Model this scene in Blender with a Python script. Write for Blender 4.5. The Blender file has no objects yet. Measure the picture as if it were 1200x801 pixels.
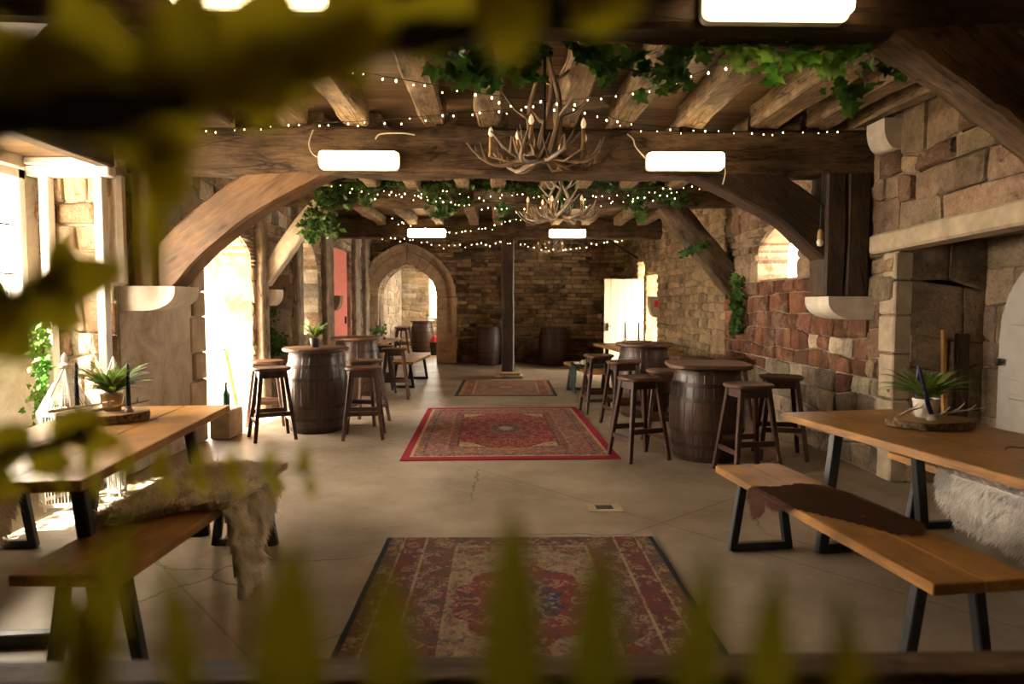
import bpy, math, random
from mathutils import Vector, Matrix, noise
PI = math.pi
sc = bpy.context.scene
COL = sc.collection
random.seed(7)
R = random.Random

# ------------------------------------------------------------------ camera
CAM = Vector((0, 0, 1.4)); FPX = 800.0
PITCH = math.radians(3.22); YAW = math.radians(1.22)
Fv = Vector((math.sin(YAW)*math.cos(PITCH), math.cos(YAW)*math.cos(PITCH), -math.sin(PITCH)))
Rv = Vector((math.cos(YAW), -math.sin(YAW), 0)); Uv = Rv.cross(Fv)
def ray(x, y): return Fv*FPX + Rv*(x-600) + Uv*(400.5-y)
def P(x, y, Y):
    r = ray(x, y); return CAM + r*(Y/r.y)
def PZ(x, y, z=0.0):
    r = ray(x, y); return CAM + r*((z-CAM.z)/r.z)
def PX(x, Y): return P(x, 355, Y).x
cd = bpy.data.cameras.new('camera'); cam = bpy.data.objects.new('camera', cd); COL.objects.link(cam)
cam.matrix_world = Matrix(((Rv.x, Uv.x, -Fv.x, CAM.x), (Rv.y, Uv.y, -Fv.y, CAM.y), (Rv.z, Uv.z, -Fv.z, CAM.z), (0, 0, 0, 1)))
cd.lens = 24; cd.sensor_width = 36; cd.sensor_fit = 'HORIZONTAL'; cd.clip_start = 0.02; cd.clip_end = 200
cd.dof.use_dof = True; cd.dof.focus_distance = 6.0; cd.dof.aperture_fstop = 24/11.0
sc.camera = cam

# ------------------------------------------------------------------ materials
class NT:
    def __init__(s, name):
        s.m = bpy.data.materials.new(name); s.m.use_nodes = True; s.t = s.m.node_tree
        s.b = s.t.nodes['Principled BSDF']; s.out = s.t.nodes['Material Output']
    def n(s, typ, **kw):
        nd = s.t.nodes.new(typ)
        for k, v in kw.items(): setattr(nd, k, v)
        return nd
    def put(s, sock, v):
        if v is None: return
        if isinstance(v, bpy.types.NodeSocket): s.t.links.new(v, sock)
        else:
            if sock.type == 'RGBA' and len(v) == 3: v = (*v, 1)
            sock.default_value = v
    def coord(s, kind='Object', scale=(1, 1, 1), loc=(0, 0, 0)):
        c = s.n('ShaderNodeTexCoord'); mp = s.n('ShaderNodeMapping')
        s.t.links.new(c.outputs[kind], mp.inputs[0]); mp.inputs['Scale'].default_value = scale; mp.inputs['Location'].default_value = loc
        return mp.outputs[0]
    def noise(s, vec, scale, detail=4, rough=.6, dist=0, out=0):
        nd = s.n('ShaderNodeTexNoise'); s.put(nd.inputs['Vector'], vec)
        nd.inputs['Scale'].default_value = scale; nd.inputs['Detail'].default_value = detail
        nd.inputs['Roughness'].default_value = rough; nd.inputs['Distortion'].default_value = dist
        return nd.outputs[out]
    def vor(s, vec, scale, feature='F1', out='Distance', rnd=1):
        nd = s.n('ShaderNodeTexVoronoi', feature=feature); s.put(nd.inputs['Vector'], vec)
        nd.inputs['Scale'].default_value = scale; nd.inputs['Randomness'].default_value = rnd
        return nd.outputs[out]
    def ramp(s, fac, stops, interp='LINEAR'):
        nd = s.n('ShaderNodeValToRGB'); nd.color_ramp.interpolation = interp; e = nd.color_ramp.elements
        while len(e) < len(stops): e.new(.5)
        for el, (p, c) in zip(e, stops):
            el.position = p; el.color = (c, c, c, 1) if isinstance(c, (int, float)) else (*c[:3], 1)
        s.put(nd.inputs[0], fac); return nd.outputs[0]
    def math(s, op, a, b=None, c=None, clamp=False):
        nd = s.n('ShaderNodeMath', operation=op, use_clamp=clamp)
        for i, v in enumerate((a, b, c)):
            if v is not None: s.put(nd.inputs[i], v)
        return nd.outputs[0]
    def mix(s, fac, a, b, mode='MIX'):
        nd = s.n('ShaderNodeMix', data_type='RGBA', blend_type=mode)
        s.put(nd.inputs[0], fac); s.put(nd.inputs[6], a); s.put(nd.inputs[7], b); return nd.outputs[2]
    def sep(s, v):
        nd = s.n('ShaderNodeSeparateXYZ'); s.put(nd.inputs[0], v); return nd.outputs
    def comb(s, x, y, z=0.0):
        nd = s.n('ShaderNodeCombineXYZ'); s.put(nd.inputs[0], x); s.put(nd.inputs[1], y); s.put(nd.inputs[2], z); return nd.outputs[0]
    def bump(s, h, strength=.5, dist=.01):
        nd = s.n('ShaderNodeBump'); nd.inputs['Strength'].default_value = strength; nd.inputs['Distance'].default_value = dist
        s.put(nd.inputs['Height'], h); s.t.links.new(nd.outputs[0], s.b.inputs['Normal'])
    def fin(s, col, rough=.6, metal=0, spec=.5, **kw):
        s.put(s.b.inputs['Base Color'], col); s.put(s.b.inputs['Roughness'], rough); s.b.inputs['Metallic'].default_value = metal
        s.b.inputs['Specular IOR Level'].default_value = spec
        for k, v in kw.items(): s.put(s.b.inputs[k.replace('_', ' ')], v)
        return s.m

def wood(name, dark, mid, light, rough=.6, grain=1.0, bump=.4, spec=.4, crack=True, knots=False, objrand=.0):
    t = NT(name)
    v = t.coord(scale=(1.6, 11*grain, 11*grain))
    g = t.noise(v, 1.6, 6, .65, .6)
    g2 = t.noise(t.coord(scale=(4, 60*grain, 60*grain)), 1.5, 3, .6)
    big = t.noise(t.coord(), 2.3, 3, .6)
    c = t.ramp(g, [(.28, dark), (.5, mid), (.72, light)])
    c = t.mix(.35, c, t.ramp(g2, [(.3, dark), (.7, light)]))
    c = t.mix(.8, c, t.mix(1, c, t.ramp(big, [(.3, .35), (.7, 1.3)]), 'MULTIPLY'))
    mot = t.noise(t.coord(scale=(3, 7, 7)), 2.2, 6, .75)
    c = t.mix(.8, c, t.mix(1, c, t.ramp(mot, [(.32, .3), (.5, 1), (.7, 1.35)]), 'MULTIPLY')) if crack else c
    h = t.math('ADD', g, t.math('MULTIPLY', g2, .5))
    if crack:
        cr = t.ramp(t.vor(t.coord(scale=(1.0, 9, 9)), 1.5, 'DISTANCE_TO_EDGE'), [(0, 0), (.035, 1)])
        cm = t.ramp(t.noise(t.coord(scale=(.7, 2, 2)), 3), [(.5, 0), (.56, 1)])
        k = t.math('MAXIMUM', cr, t.math('SUBTRACT', 1, cm))
        c = t.mix(1, c, t.ramp(k, [(0, .25), (1, 1)]), 'MULTIPLY')
        h = t.math('ADD', h, t.math('MULTIPLY', k, .8))
    if knots:
        kn = t.ramp(t.vor(t.coord(scale=(1.3, 5, 5)), 1.3), [(.05, 0), (.13, 1)])
        c = t.mix(1, c, t.ramp(kn, [(0, .35), (1, 1)]), 'MULTIPLY')
    if objrand:
        oi = t.n('ShaderNodeObjectInfo')
        c = t.mix(1, c, t.ramp(oi.outputs['Random'], [(0, 1-objrand), (1, 1+objrand)]), 'MULTIPLY')
    t.bump(h, bump, .006)
    return t.fin(c, t.ramp(g, [(.3, rough-.1), (.7, rough+.12)]), spec=spec)
M = {}
M['oak'] = wood('weathered_oak', (.038, .021, .011), (.105, .063, .034), (.21, .14, .08), .72, 1, .7, .25, objrand=.12)
M['joist'] = wood('pale_weathered_oak', (.09, .055, .03), (.24, .165, .095), (.42, .31, .19), .75, 1, .7, .25, objrand=.1)
M['brace'] = wood('new_oak', (.10, .05, .022), (.22, .115, .052), (.33, .185, .09), .55, .7, .3, .4, crack=False, knots=True)
M['darkoak'] = wood('dark_oak', (.02, .011, .006), (.055, .03, .016), (.10, .055, .03), .6, 1, .5, .4)
M['pine'] = wood('honey_pine', (.20, .078, .014), (.40, .185, .042), (.56, .29, .08), .42, .8, .2, .45, crack=False, knots=True)
M['stool'] = wood('dark_stained_wood', (.022, .009, .005), (.07, .026, .013), (.125, .05, .026), .45, 1.2, .25, .45, crack=False)
M['seat'] = wood('worn_stained_wood', (.04, .017, .008), (.115, .05, .024), (.20, .095, .045), .48, 1.2, .25, .4, crack=False)
M['boards'] = wood('ceiling_board', (.10, .05, .02), (.20, .11, .045), (.30, .17, .075), .6, .6, .3, .3, crack=False)
M['plank_old'] = wood('old_plank', (.14, .095, .06), (.34, .25, .16), (.50, .40, .28), .7, 1, .4, .3)
M['daylit_w'] = wood('daylit_board', (.45, .36, .26), (.62, .53, .40), (.75, .67, .53), .5, 1, .2, .4, crack=False)  # speckled brace timber; the daylight falling on it is put into the pale colour

def barrel_mat():
    t = NT('barrel_stave')
    o = t.sep(t.coord()); ang = t.math('ARCTAN2', o[1], o[0])
    st = t.math('MULTIPLY', ang, 24/(2*PI)); fr = t.math('FRACT', st); idx = t.math('FLOOR', st)
    wn = t.n('ShaderNodeTexWhiteNoise', noise_dimensions='1D'); t.put(wn.inputs['W'], idx)
    edge = t.math('MULTIPLY', t.math('ABSOLUTE', t.math('SUBTRACT', fr, .5)), 2)
    g = t.noise(t.comb(t.math('MULTIPLY', ang, 16), t.math('MULTIPLY', o[2], 2.0), 0.0), 1.5, 5, .65, .5)
    c = t.ramp(g, [(.3, (.02, .008, .005)), (.52, (.055, .025, .013)), (.75, (.115, .06, .032))])
    c = t.mix(1, c, t.ramp(wn.outputs[0], [(0, .65), (1, 1.25)]), 'MULTIPLY')
    c = t.mix(1, c, t.ramp(edge, [(.88, 1), (.98, .15)]), 'MULTIPLY')
    t.bump(t.math('ADD', t.math('MULTIPLY', g, .3), t.ramp(edge, [(.86, 1), (.99, 0)])), .6, .006)
    return t.fin(c, .36, spec=.5)
M['stave'] = barrel_mat()
def simple(name, col, rough=.5, metal=0, spec=.5, var=.25, scale=30, bump=.15, **kw):
    t = NT(name); n = t.noise(t.coord(), scale, 4, .6)
    c = t.mix(1, col, t.ramp(n, [(.3, 1-var), (.7, 1+var)]), 'MULTIPLY'); t.bump(n, bump, .002)
    return t.fin(c, rough, metal, spec, **kw)
M['hoop'] = simple('rusty_hoop_iron', (.06, .042, .034), .48, .7, .5, .4, 14)
M['black'] = simple('black_powder_coat', (.012, .013, .015), .4, 0, .5, .1)
M['iron'] = simple('dark_iron', (.03, .025, .02), .5, .6)
M['red'] = simple('red_paint', (.88, .27, .21), .5, 0, .4, .12, 12)
M['cream'] = simple('cream_paint', (.62, .52, .36), .5, 0, .4, .08, 12)
M['white'] = simple('white_paint', (.80, .77, .70), .45, 0, .4, .06, 12)
M['grey'] = simple('grey_white_paint', (.36, .32, .28), .5, 0, .4, .06, 12)  # alcove door; the right side's shade is put into the darker paint
M['plastic'] = simple('white_plastic', (.72, .68, .58), .4, 0, .5, .03)
M['cable'] = simple('cream_cable', (.55, .48, .36), .5, 0, .4, .05)
M['wire'] = simple('dark_green_wire', (.02, .025, .015), .6)
M['wax'] = simple('navy_wax', (.010, .014, .055), .42, 0, .5, .1)
M['waxcream'] = simple('amber_sleeve', (.45, .27, .09), .45, 0, .5, .3, 20)
M['antler'] = simple('antler', (.24, .165, .10), .45, 0, .5, .5, 9, .3)
M['antlerpale'] = simple('pale_antler', (.40, .32, .23), .5, 0, .4, .35, 20, .3)
M['potwhite'] = simple('glazed_white_pot', (.60, .54, .46), .25, 0, .6, .04)
M['potdark'] = simple('dark_pot', (.05, .04, .035), .5)
M['gold'] = simple('hammered_gold_pot', (.48, .31, .12), .32, .75, .5, .25, 60, .5)
M['bark'] = simple('bark', (.17, .105, .055), .85, 0, .2, .85, 45, 1.0)
M['soil'] = simple('soil', (.02, .014, .01), .9)
M['dress'] = simple('dressed_stone', (.42, .325, .22), .8, 0, .2, .22, 8, .4)
M['arch'] = simple('golden_dressed_stone', (.58, .43, .27), .8, 0, .2, .25, 6, .5)
M['dresspale'] = simple('pale_dressed_stone', (.66, .58, .46), .8, 0, .2, .14, 8, .3)
M['bottle'] = NT('green_bottle_glass').fin((.01, .10, .04), .08, spec=.8)
M['blue'] = simple('blue_glaze', (.02, .05, .35), .25)
M['redcloth'] = simple('red_plastic', (.6, .03, .03), .4)
M['tealcloth'] = simple('dark_green_blanket', (.035, .045, .035), .95, 0, .1, .4, 40, .8)
M['paper'] = simple('white_paper', (.62, .60, .55), .7)
M['rubber'] = simple('black_rubber', (.015, .014, .013), .7)
def slice_top():
    t = NT('log_cut_face'); o = t.coord()
    n = t.noise(o, 5, 2); s = t.sep(o)
    r = t.math('SQRT', t.math('ADD', t.math('MULTIPLY', s[0], s[0]), t.math('MULTIPLY', s[1], s[1])))
    w = t.math('SINE', t.math('MULTIPLY', t.math('ADD', r, t.math('MULTIPLY', n, .03)), 420))
    return t.fin(t.ramp(w, [(0, (.30, .17, .075)), (1, (.42, .26, .12))]), .6)
M['slice'] = slice_top()

def leafmat(name, c1, c2, trans=.35, rough=.4, scale=8):
    t = NT(name); n = t.noise(t.coord(), scale, 2)
    c = t.ramp(n, [(.35, c1), (.65, c2)])
    t.fin(c, rough, spec=.4)
    tr = t.n('ShaderNodeBsdfTranslucent'); t.put(tr.inputs[0], c)
    mx = t.n('ShaderNodeMixShader'); mx.inputs[0].default_value = trans
    t.t.links.new(t.b.outputs[0], mx.inputs[1]); t.t.links.new(tr.outputs[0], mx.inputs[2]); t.t.links.new(mx.outputs[0], t.out.inputs[0])
    return t.m
M['ivy'] = leafmat('ivy_leaf', (.02, .075, .012), (.09, .19, .03))
M['ivylit'] = leafmat('lit_ivy_leaf', (.08, .28, .03), (.28, .46, .09))  # ivy by the lamp and on the sunny sill, light put into its colour
M['fgdark'] = leafmat('dark_olive_leaf', (.13, .12, .004), (.24, .21, .007), .5)
M['fern'] = leafmat('fern_leaf', (.07, .14, .015), (.20, .30, .045))
M['fgleaf'] = leafmat('olive_leaf', (.22, .19, .006), (.40, .34, .012), .5)
M['stem'] = simple('vine_stem', (.10, .07, .035), .7)
M['palestem'] = simple('pale_vine_stem', (.38, .28, .12), .6)
M['darkstem'] = simple('dark_branch', (.018, .014, .006), .8)
def fur(name, c1, c2):
    t = NT(name); at = t.n('ShaderNodeAttribute', attribute_name='Col')
    n = t.noise(t.coord(), 7, 3)
    c = t.mix(n, c1, c2); c = t.mix(1, c, at.outputs['Color'], 'MULTIPLY')
    return t.fin(c, .75, spec=.25)
M['fur'] = fur('cream_sheepskin', (.80, .68, .48), (.92, .86, .72))
M['furtan'] = fur('tan_sheepskin', (.55, .38, .22), (.80, .66, .48))
M['furgrey'] = fur('grey_white_sheepskin', (.72, .64, .56), (.88, .82, .75))
M['hide'] = fur('brown_hide', (.045, .015, .006), (.13, .048, .018))
M['skin'] = simple('hide_underside', (.45, .33, .22), .7)

def stone_mat():
    t = NT('rubble_stone'); at = t.n('ShaderNodeAttribute', attribute_name='Col'); v = t.coord()
    n1 = t.noise(v, 5, 6, .7); n2 = t.noise(v, 38, 5, .7); n3 = t.noise(v, 1.3, 3, .6)
    c = t.mix(1, at.outputs['Color'], t.ramp(n1, [(.28, .5), (.5, .95), (.72, 1.3)]), 'MULTIPLY')
    c = t.mix(1, c, t.ramp(n3, [(.3, .75), (.7, 1.2)]), 'MULTIPLY')
    c = t.mix(.5, c, t.mix(1, c, t.ramp(n2, [(.3, .4), (.55, 1.15)]), 'MULTIPLY'))
    pit = t.ramp(t.vor(v, 26), [(.08, 0), (.2, 1)])
    sm = t.ramp(t.noise(v, 3.1, 7, .72, .4), [(.5, 0), (.60, .75)]); st = t.ramp(t.noise(v, 1.9, 6, .7, .3), [(.36, .8), (.47, 0)])
    c = t.mix(sm, c, t.mix(1, t.mix(.5, at.outputs['Color'], (.42, .32, .21)), t.ramp(n2, [(.3, .75), (.7, 1.2)]), 'MULTIPLY'))
    c = t.mix(st, c, t.mix(1, c, (.42, .38, .34), 'MULTIPLY'))
    h = t.math('ADD', t.math('ADD', t.math('MULTIPLY', n1, 1.5), n2), t.math('MULTIPLY', pit, .35))
    t.bump(h, .8, .018)
    return t.fin(c, .85, spec=.2)
M['stone'] = stone_mat()
def plaster():
    t = NT('old_plaster'); v = t.coord(); n = t.noise(v, 3.2, 8, .72, .5); n2 = t.noise(v, 25, 4, .7)
    c = t.ramp(n, [(.3, (.32, .25, .18)), (.5, (.54, .45, .34)), (.7, (.68, .60, .48))])
    t.bump(t.math('ADD', n, t.math('MULTIPLY', n2, .3)), .5, .02); return t.fin(c, .85, spec=.2)
M['plaster'] = plaster()
def floor_mat():
    t = NT('worn_concrete'); v = t.coord(); n = t.noise(v, 1.1, 6, .62); n2 = t.noise(v, 14, 5, .65); n3 = t.noise(v, 60, 3, .6)
    c = t.ramp(n, [(.3, (.16, .118, .078)), (.5, (.27, .21, .145)), (.7, (.39, .315, .225))])
    c = t.mix(.5, c, t.mix(1, c, t.ramp(n2, [(.3, .65), (.7, 1.2)]), 'MULTIPLY'))
    dv = t.n('ShaderNodeVectorMath', operation='ADD'); t.put(dv.inputs[0], v)
    nz = t.noise(v, 2.5, 5, .6, out=1)
    sc_ = t.n('ShaderNodeVectorMath', operation='SCALE'); t.put(sc_.inputs[0], nz); sc_.inputs['Scale'].default_value = .22
    t.put(dv.inputs[1], sc_.outputs[0])
    cr = t.ramp(t.vor(dv.outputs[0], .42, 'DISTANCE_TO_EDGE'), [(0, 0), (.0018, .4), (.004, 1)])
    msk = t.ramp(t.noise(v, .7, 2), [(.5, 1), (.56, 0)])
    cr = t.math('MAXIMUM', cr, msk)
    # diagonal saw-cut joints
    o = t.sep(t.coord()); lines = None
    for (a, b, off, per) in ((.766, .643, .35, 2.6), (.643, -.766, .9, 3.4)):
        q = t.math('ADD', t.math('ADD', t.math('MULTIPLY', o[0], a), t.math('MULTIPLY', o[1], b)), off)
        f = t.math('ABSOLUTE', t.math('SUBTRACT', t.math('FRACT', t.math('DIVIDE', q, per)), .5))
        l = t.ramp(f, [(0, 0), (.003, 1)]); lines = l if lines is None else t.math('MINIMUM', lines, l)
    c = t.mix(1, c, t.ramp(cr, [(0, .22), (1, 1)]), 'MULTIPLY')
    c = t.mix(1, c, t.ramp(lines, [(0, .5), (1, 1)]), 'MULTIPLY')
    h = t.math('ADD', t.math('ADD', t.math('MULTIPLY', n, 1.2), t.math('MULTIPLY', n2, .25)), t.math('ADD', t.math('MULTIPLY', cr, .6), t.math('MULTIPLY', n3, .06)))
    t.bump(h, .35, .02)
    return t.fin(c, t.ramp(n2, [(.3, .34), (.7, .62)]), spec=.45)
M['floor'] = floor_mat()
def boards_mat():
    t = NT('ceiling_boards'); v = t.coord(); o = t.sep(v)
    q = t.math('DIVIDE', o[1], .19); fr = t.math('FRACT', q)
    wn = t.n('ShaderNodeTexWhiteNoise', noise_dimensions='1D'); t.put(wn.inputs['W'], t.math('FLOOR', q))
    g = t.noise(t.coord(scale=(1.2, 16, 1)), 1.5, 5, .6, .5)
    c = t.ramp(g, [(.3, (.10, .055, .022)), (.5, (.19, .11, .046)), (.7, (.27, .165, .075))])
    c = t.mix(1, c, t.ramp(wn.outputs[0], [(0, .65), (1, 1.25)]), 'MULTIPLY')
    e = t.math('MULTIPLY', t.math('ABSOLUTE', t.math('SUBTRACT', fr, .5)), 2)
    c = t.mix(1, c, t.ramp(e, [(.94, 1), (.985, .12)]), 'MULTIPLY')
    t.bump(t.math('ADD', t.math('MULTIPLY', g, .3), t.ramp(e, [(.92, 1), (.99, 0)])), .5, .006)
    return t.fin(c, .55, spec=.35)
M['ceil'] = boards_mat()

def rug_mat(name, W, L, edge, bands, field, med, motif, mscale=22, medscale=(1, 1), corner=None):
    t = NT(name); o = t.sep(t.coord())
    ax = t.math('ABSOLUTE', o[0]); ay = t.math('ABSOLUTE', o[1])
    e = t.math('MINIMUM', t.math('SUBTRACT', W/2, ax), t.math('SUBTRACT', L/2, ay))
    mv = t.comb(ax, ay)
    v1 = t.vor(mv, mscale); v2 = t.vor(mv, mscale*2.3); vc = t.vor(mv, mscale*1.3, out='Color')
    n = t.noise(mv, mscale*.9, 3, .7, 1.5)
    tot = min(W, L)/2
    bc = t.ramp(t.math('DIVIDE', e, tot), [(p/tot, c) for p, c in bands], 'CONSTANT')
    r = t.math('SQRT', t.math('ADD', t.math('POWER', t.math('DIVIDE', ax, W/2*medscale[0]), 2), t.math('POWER', t.math('DIVIDE', ay, L/2*medscale[1]), 2)))
    an = t.math('ARCTAN2', ay, ax)
    r = t.math('ADD', r, t.math('MULTIPLY', t.math('SINE', t.math('MULTIPLY', an, 12)), .035))
    fc = t.ramp(r, med, 'CONSTANT')
    infield = t.ramp(t.math('DIVIDE', e, tot), [(0, 0), (bands[-1][0]/tot, 1)], 'CONSTANT')
    c = t.mix(infield, bc, fc)
    pc = t.ramp(t.sep(vc)[0], [(0, motif[0]), (.25, motif[1]), (.5, motif[2]), (.75, motif[3])], 'CONSTANT')
    pm = t.ramp(n, [(.47, 0), (.5, 1), (.55, 1), (.58, 0)])
    pm2 = t.ramp(v1, [(.16, 1), (.24, 0)])
    inb = t.ramp(t.math('DIVIDE', e, tot), [(0, 0), (edge/tot, 1)], 'CONSTANT')
    c = t.mix(t.math('MULTIPLY', t.math('MULTIPLY', t.math('MAXIMUM', pm, pm2), inb), .75), c, pc)
    c = t.mix(t.math('MULTIPLY', inb, .3), c, t.mix(1, c, t.ramp(v2, [(.2, .3), (.5, 1.3)]), 'MULTIPLY'))
    t.bump(t.noise(t.coord(), 220, 2), .4, .003)
    return t.fin(c, .92, spec=.1)
RED = (.20, .022, .03); CRM = (.36, .27, .15); NVY = (.035, .04, .07); TAN = (.27, .18, .10); DK = (.06, .03, .025); ORG = (.30, .13, .05)
M['rug1'] = rug_mat('red_medallion_carpet', 2.02, 3.0, .09, [(0, (.24, .015, .03)), (.09, CRM), (.12, (.17, .08, .06)), (.19, NVY), (.21, (.20, .09, .07)), (.40, (.26, .17, .10)), (.42, (.15, .06, .05)), (.50, DK), (.52, RED)],
    RED, [(0, CRM), (.10, NVY), (.22, (.16, .03, .035)), (.62, (.20, .025, .03)), (.92, (.34, .26, .14))], [CRM, (.28, .05, .05), NVY, (.33, .22, .13)], 26, (.72, .74))
M['rug2'] = rug_mat('faded_red_carpet', 1.6, 2.3, .035, [(0, (.022, .024, .03)), (.035, (.12, .07, .04)), (.11, (.26, .19, .11)), (.125, (.13, .045, .035)), (.24, (.26, .19, .11)), (.255, (.12, .06, .045)), (.42, (.24, .17, .10)), (.44, (.13, .075, .05))],
    RED, [(0, (.2, .14, .09)), (.15, NVY), (.3, (.15, .035, .035)), (.6, (.20, .14, .09)), (1.0, (.14, .07, .05))], [(.28, .21, .13), (.15, .035, .035), (.05, .055, .07), (.25, .19, .13)], 15, (.7, .6))
M['rug3'] = rug_mat('dark_bordered_carpet', 1.6, 2.1, .07, [(0, (.03, .028, .032)), (.07, ORG), (.10, TAN), (.14, (.20, .06, .04)), (.27, CRM), (.30, (.18, .11, .06))],
    RED, [(0, TAN), (.2, (.15, .07, .04)), (.6, (.20, .12, .07)), (1, (.18, .10, .06))], [CRM, (.25, .07, .05), DK, TAN], 20, (.7, .6))

def emis(name, col, st):
    t = NT(name); t.fin((.8, .75, .6), .4)
    t.put(t.b.inputs['Emission Color'], col); t.b.inputs['Emission Strength'].default_value = st; return t.m
M['lamp'] = emis('lit_diffuser', (1, .72, .36), 12)
M['lampfar'] = M['lamp']
M['bulb'] = emis('lit_fairy_bulb', (1, .72, .36), 10)
M['flame'] = emis('dim_candle_bulb', (1, .66, .3), .45)
def glass(name, tint=(1, 1, 1), gl=.12):
    t = NT(name); tr = t.n('ShaderNodeBsdfTransparent'); tr.inputs[0].default_value = (*tint, 1)
    g = t.n('ShaderNodeBsdfGlossy'); g.inputs['Roughness'].default_value = .03
    mx = t.n('ShaderNodeMixShader'); lw = t.n('ShaderNodeLayerWeight'); lw.inputs[0].default_value = gl
    t.put(mx.inputs[0], t.math('MULTIPLY_ADD', t.math('POWER', lw.outputs['Facing'], 3), gl*2, .04)); t.t.links.new(tr.outputs[0], mx.inputs[1]); t.t.links.new(g.outputs[0], mx.inputs[2])
    t.t.links.new(mx.outputs[0], t.out.inputs[0]); return t.m
M['glass'] = glass('window_glass'); M['cloche'] = glass('cloche_glass', (.95, .95, .9), .35)

# ------------------------------------------------------------------ mesh builder
class MB:
    def __init__(s): s.v = []; s.f = []; s.c = []; s.mi = []
    def add(s, vs, fs, col=None, mi=0):
        b = len(s.v); s.v += [tuple(v) for v in vs]; s.f += [tuple(b+i for i in f) for f in fs]
        s.c += [col]*len(vs); s.mi += [mi]*len(fs); return s
    def box(s, a, b, mi=0, col=None, bev=0):
        (x0, y0, z0), (x1, y1, z1) = a, b
        if bev:
            g = bev; V = []; 
            for z, k in ((z0, g), (z0+g, 0), (z1-g, 0), (z1, g)):
                x0k, x1k, y0k, y1k = x0+k, x1-k, y0+k, y1-k
                V += [(x0k+g, y0k, z), (x1k-g, y0k, z), (x1k, y0k+g, z), (x1k, y1k-g, z), (x1k-g, y1k, z), (x0k+g, y1k, z), (x0k, y1k-g, z), (x0k, y0k+g, z)]
            F = [tuple(range(7, -1, -1)), tuple(range(24, 32))]
            for r in range(3):
                for i in range(8): F.append((r*8+i, r*8+(i+1) % 8, r*8+8+(i+1) % 8, r*8+8+i))
            return s.add(V, F, col, mi)
        V = [(x0, y0, z0), (x1, y0, z0), (x1, y1, z0), (x0, y1, z0), (x0, y0, z1), (x1, y0, z1), (x1, y1, z1), (x0, y1, z1)]
        return s.add(V, [(0, 3, 2, 1), (4, 5, 6, 7), (0, 1, 5, 4), (1, 2, 6, 5), (2, 3, 7, 6), (3, 0, 4, 7)], col, mi)
    def bar(s, p, q, w, h=None, up=(0, 0, 1), w2=None, h2=None, mi=0, bev=0):
        p, q = Vector(p), Vector(q); h = h or w; w2 = w2 or w; h2 = h2 or h
        d = (q-p).normalized(); u = Vector(up)
        if abs(d.dot(u)) > .98: u = Vector((0, 1, 0))
        x = d.cross(u).normalized(); z = x.cross(d).normalized()
        def ring(c, W, H):
            g = min(W, H)*.12
            return [c+x*a+z*b for a, b in ((-W/2+g, -H/2), (W/2-g, -H/2), (W/2, -H/2+g), (W/2, H/2-g), (W/2-g, H/2), (-W/2+g, H/2), (-W/2, H/2-g), (-W/2, -H/2+g))]
        V = ring(p, w, h)+ring(q, w2, h2)
        F = [tuple(range(7, -1, -1)), tuple(range(8, 16))]+[(i, (i+1) % 8, 8+(i+1) % 8, 8+i) for i in range(8)]
        return s.add(V, F, None, mi)
    def tube(s, pts, rad, n=6, mi=0, cap=True):
        pts = [Vector(p) for p in pts]; k = len(pts)
        rs = rad if isinstance(rad, (list, tuple)) else [rad]*k
        V = []; x = None
        for i, p in enumerate(pts):
            d = (pts[min(i+1, k-1)]-pts[max(i-1, 0)])
            d = d.normalized() if d.length > 1e-9 else Vector((0, 0, 1))
            if x is None:
                x = d.orthogonal().normalized()
            else:
                x = (x-d*x.dot(d)); x = x.normalized() if x.length > 1e-6 else d.orthogonal().normalized()
            y = d.cross(x)
            V += [p+(x*math.cos(2*PI*j/n)+y*math.sin(2*PI*j/n))*rs[i] for j in range(n)]
        F = [(i*n+j, i*n+(j+1) % n, (i+1)*n+(j+1) % n, (i+1)*n+j) for i in range(k-1) for j in range(n)]
        if cap: F += [tuple(range(n-1, -1, -1)), tuple(range((k-1)*n, k*n))]
        return s.add(V, F, None, mi)
    def lathe(s, prof, n=24, c=(0, 0, 0), mi=0, jit=0, cap=True, sx=1, sy=1):
        V = []
        for r, z in prof:
            for j in range(n):
                a = 2*PI*j/n; rr = r*(1+(noise.noise(Vector((math.cos(a)*1.7, math.sin(a)*1.7, c[0]*3)))*jit if jit else 0))
                V.append((c[0]+rr*math.cos(a)*sx, c[1]+rr*math.sin(a)*sy, c[2]+z))
        k = len(prof)
        F = [(i*n+j, i*n+(j+1) % n, (i+1)*n+(j+1) % n, (i+1)*n+j) for i in range(k-1) for j in range(n)]
        if cap: F += [tuple(range(n-1, -1, -1)), tuple(range((k-1)*n, k*n))]
        return s.add(V, F, None, mi)
    def prism(s, poly, a, b, axis='y', mi=0):
        # poly: list of 2-D points; extruded along axis from a to b
        def m(p, t): return {'y': (p[0], t, p[1]), 'x': (t, p[0], p[1]), 'z': (p[0], p[1], t)}[axis]
        n = len(poly); V = [m(p, a) for p in poly]+[m(p, b) for p in poly]
        return s.add(V, [tuple(range(n-1, -1, -1)), tuple(range(n, 2*n))]+[(i, (i+1) % n, n+(i+1) % n, n+i) for i in range(n)], None, mi)
    def build(s, name, mats, parent=None, smooth=False, frame=None, label=None):
        me = bpy.data.meshes.new(name)
        V = s.v
        if frame is not None:
            inv = frame.inverted(); V = [tuple(inv @ Vector(v)) for v in V]
        me.from_pydata(V, [], s.f)
        for m in (mats if isinstance(mats, (list, tuple)) else [mats]): me.materials.append(M[m])
        if any(s.mi): me.polygons.foreach_set('material_index', s.mi)
        if any(c is not None for c in s.c):
            at = me.color_attributes.new('Col', 'FLOAT_COLOR', 'POINT')
            at.data.foreach_set('color', [x for c in s.c for x in ((c[0], c[1], c[2], 1) if c else (1, 1, 1, 1))])
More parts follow.
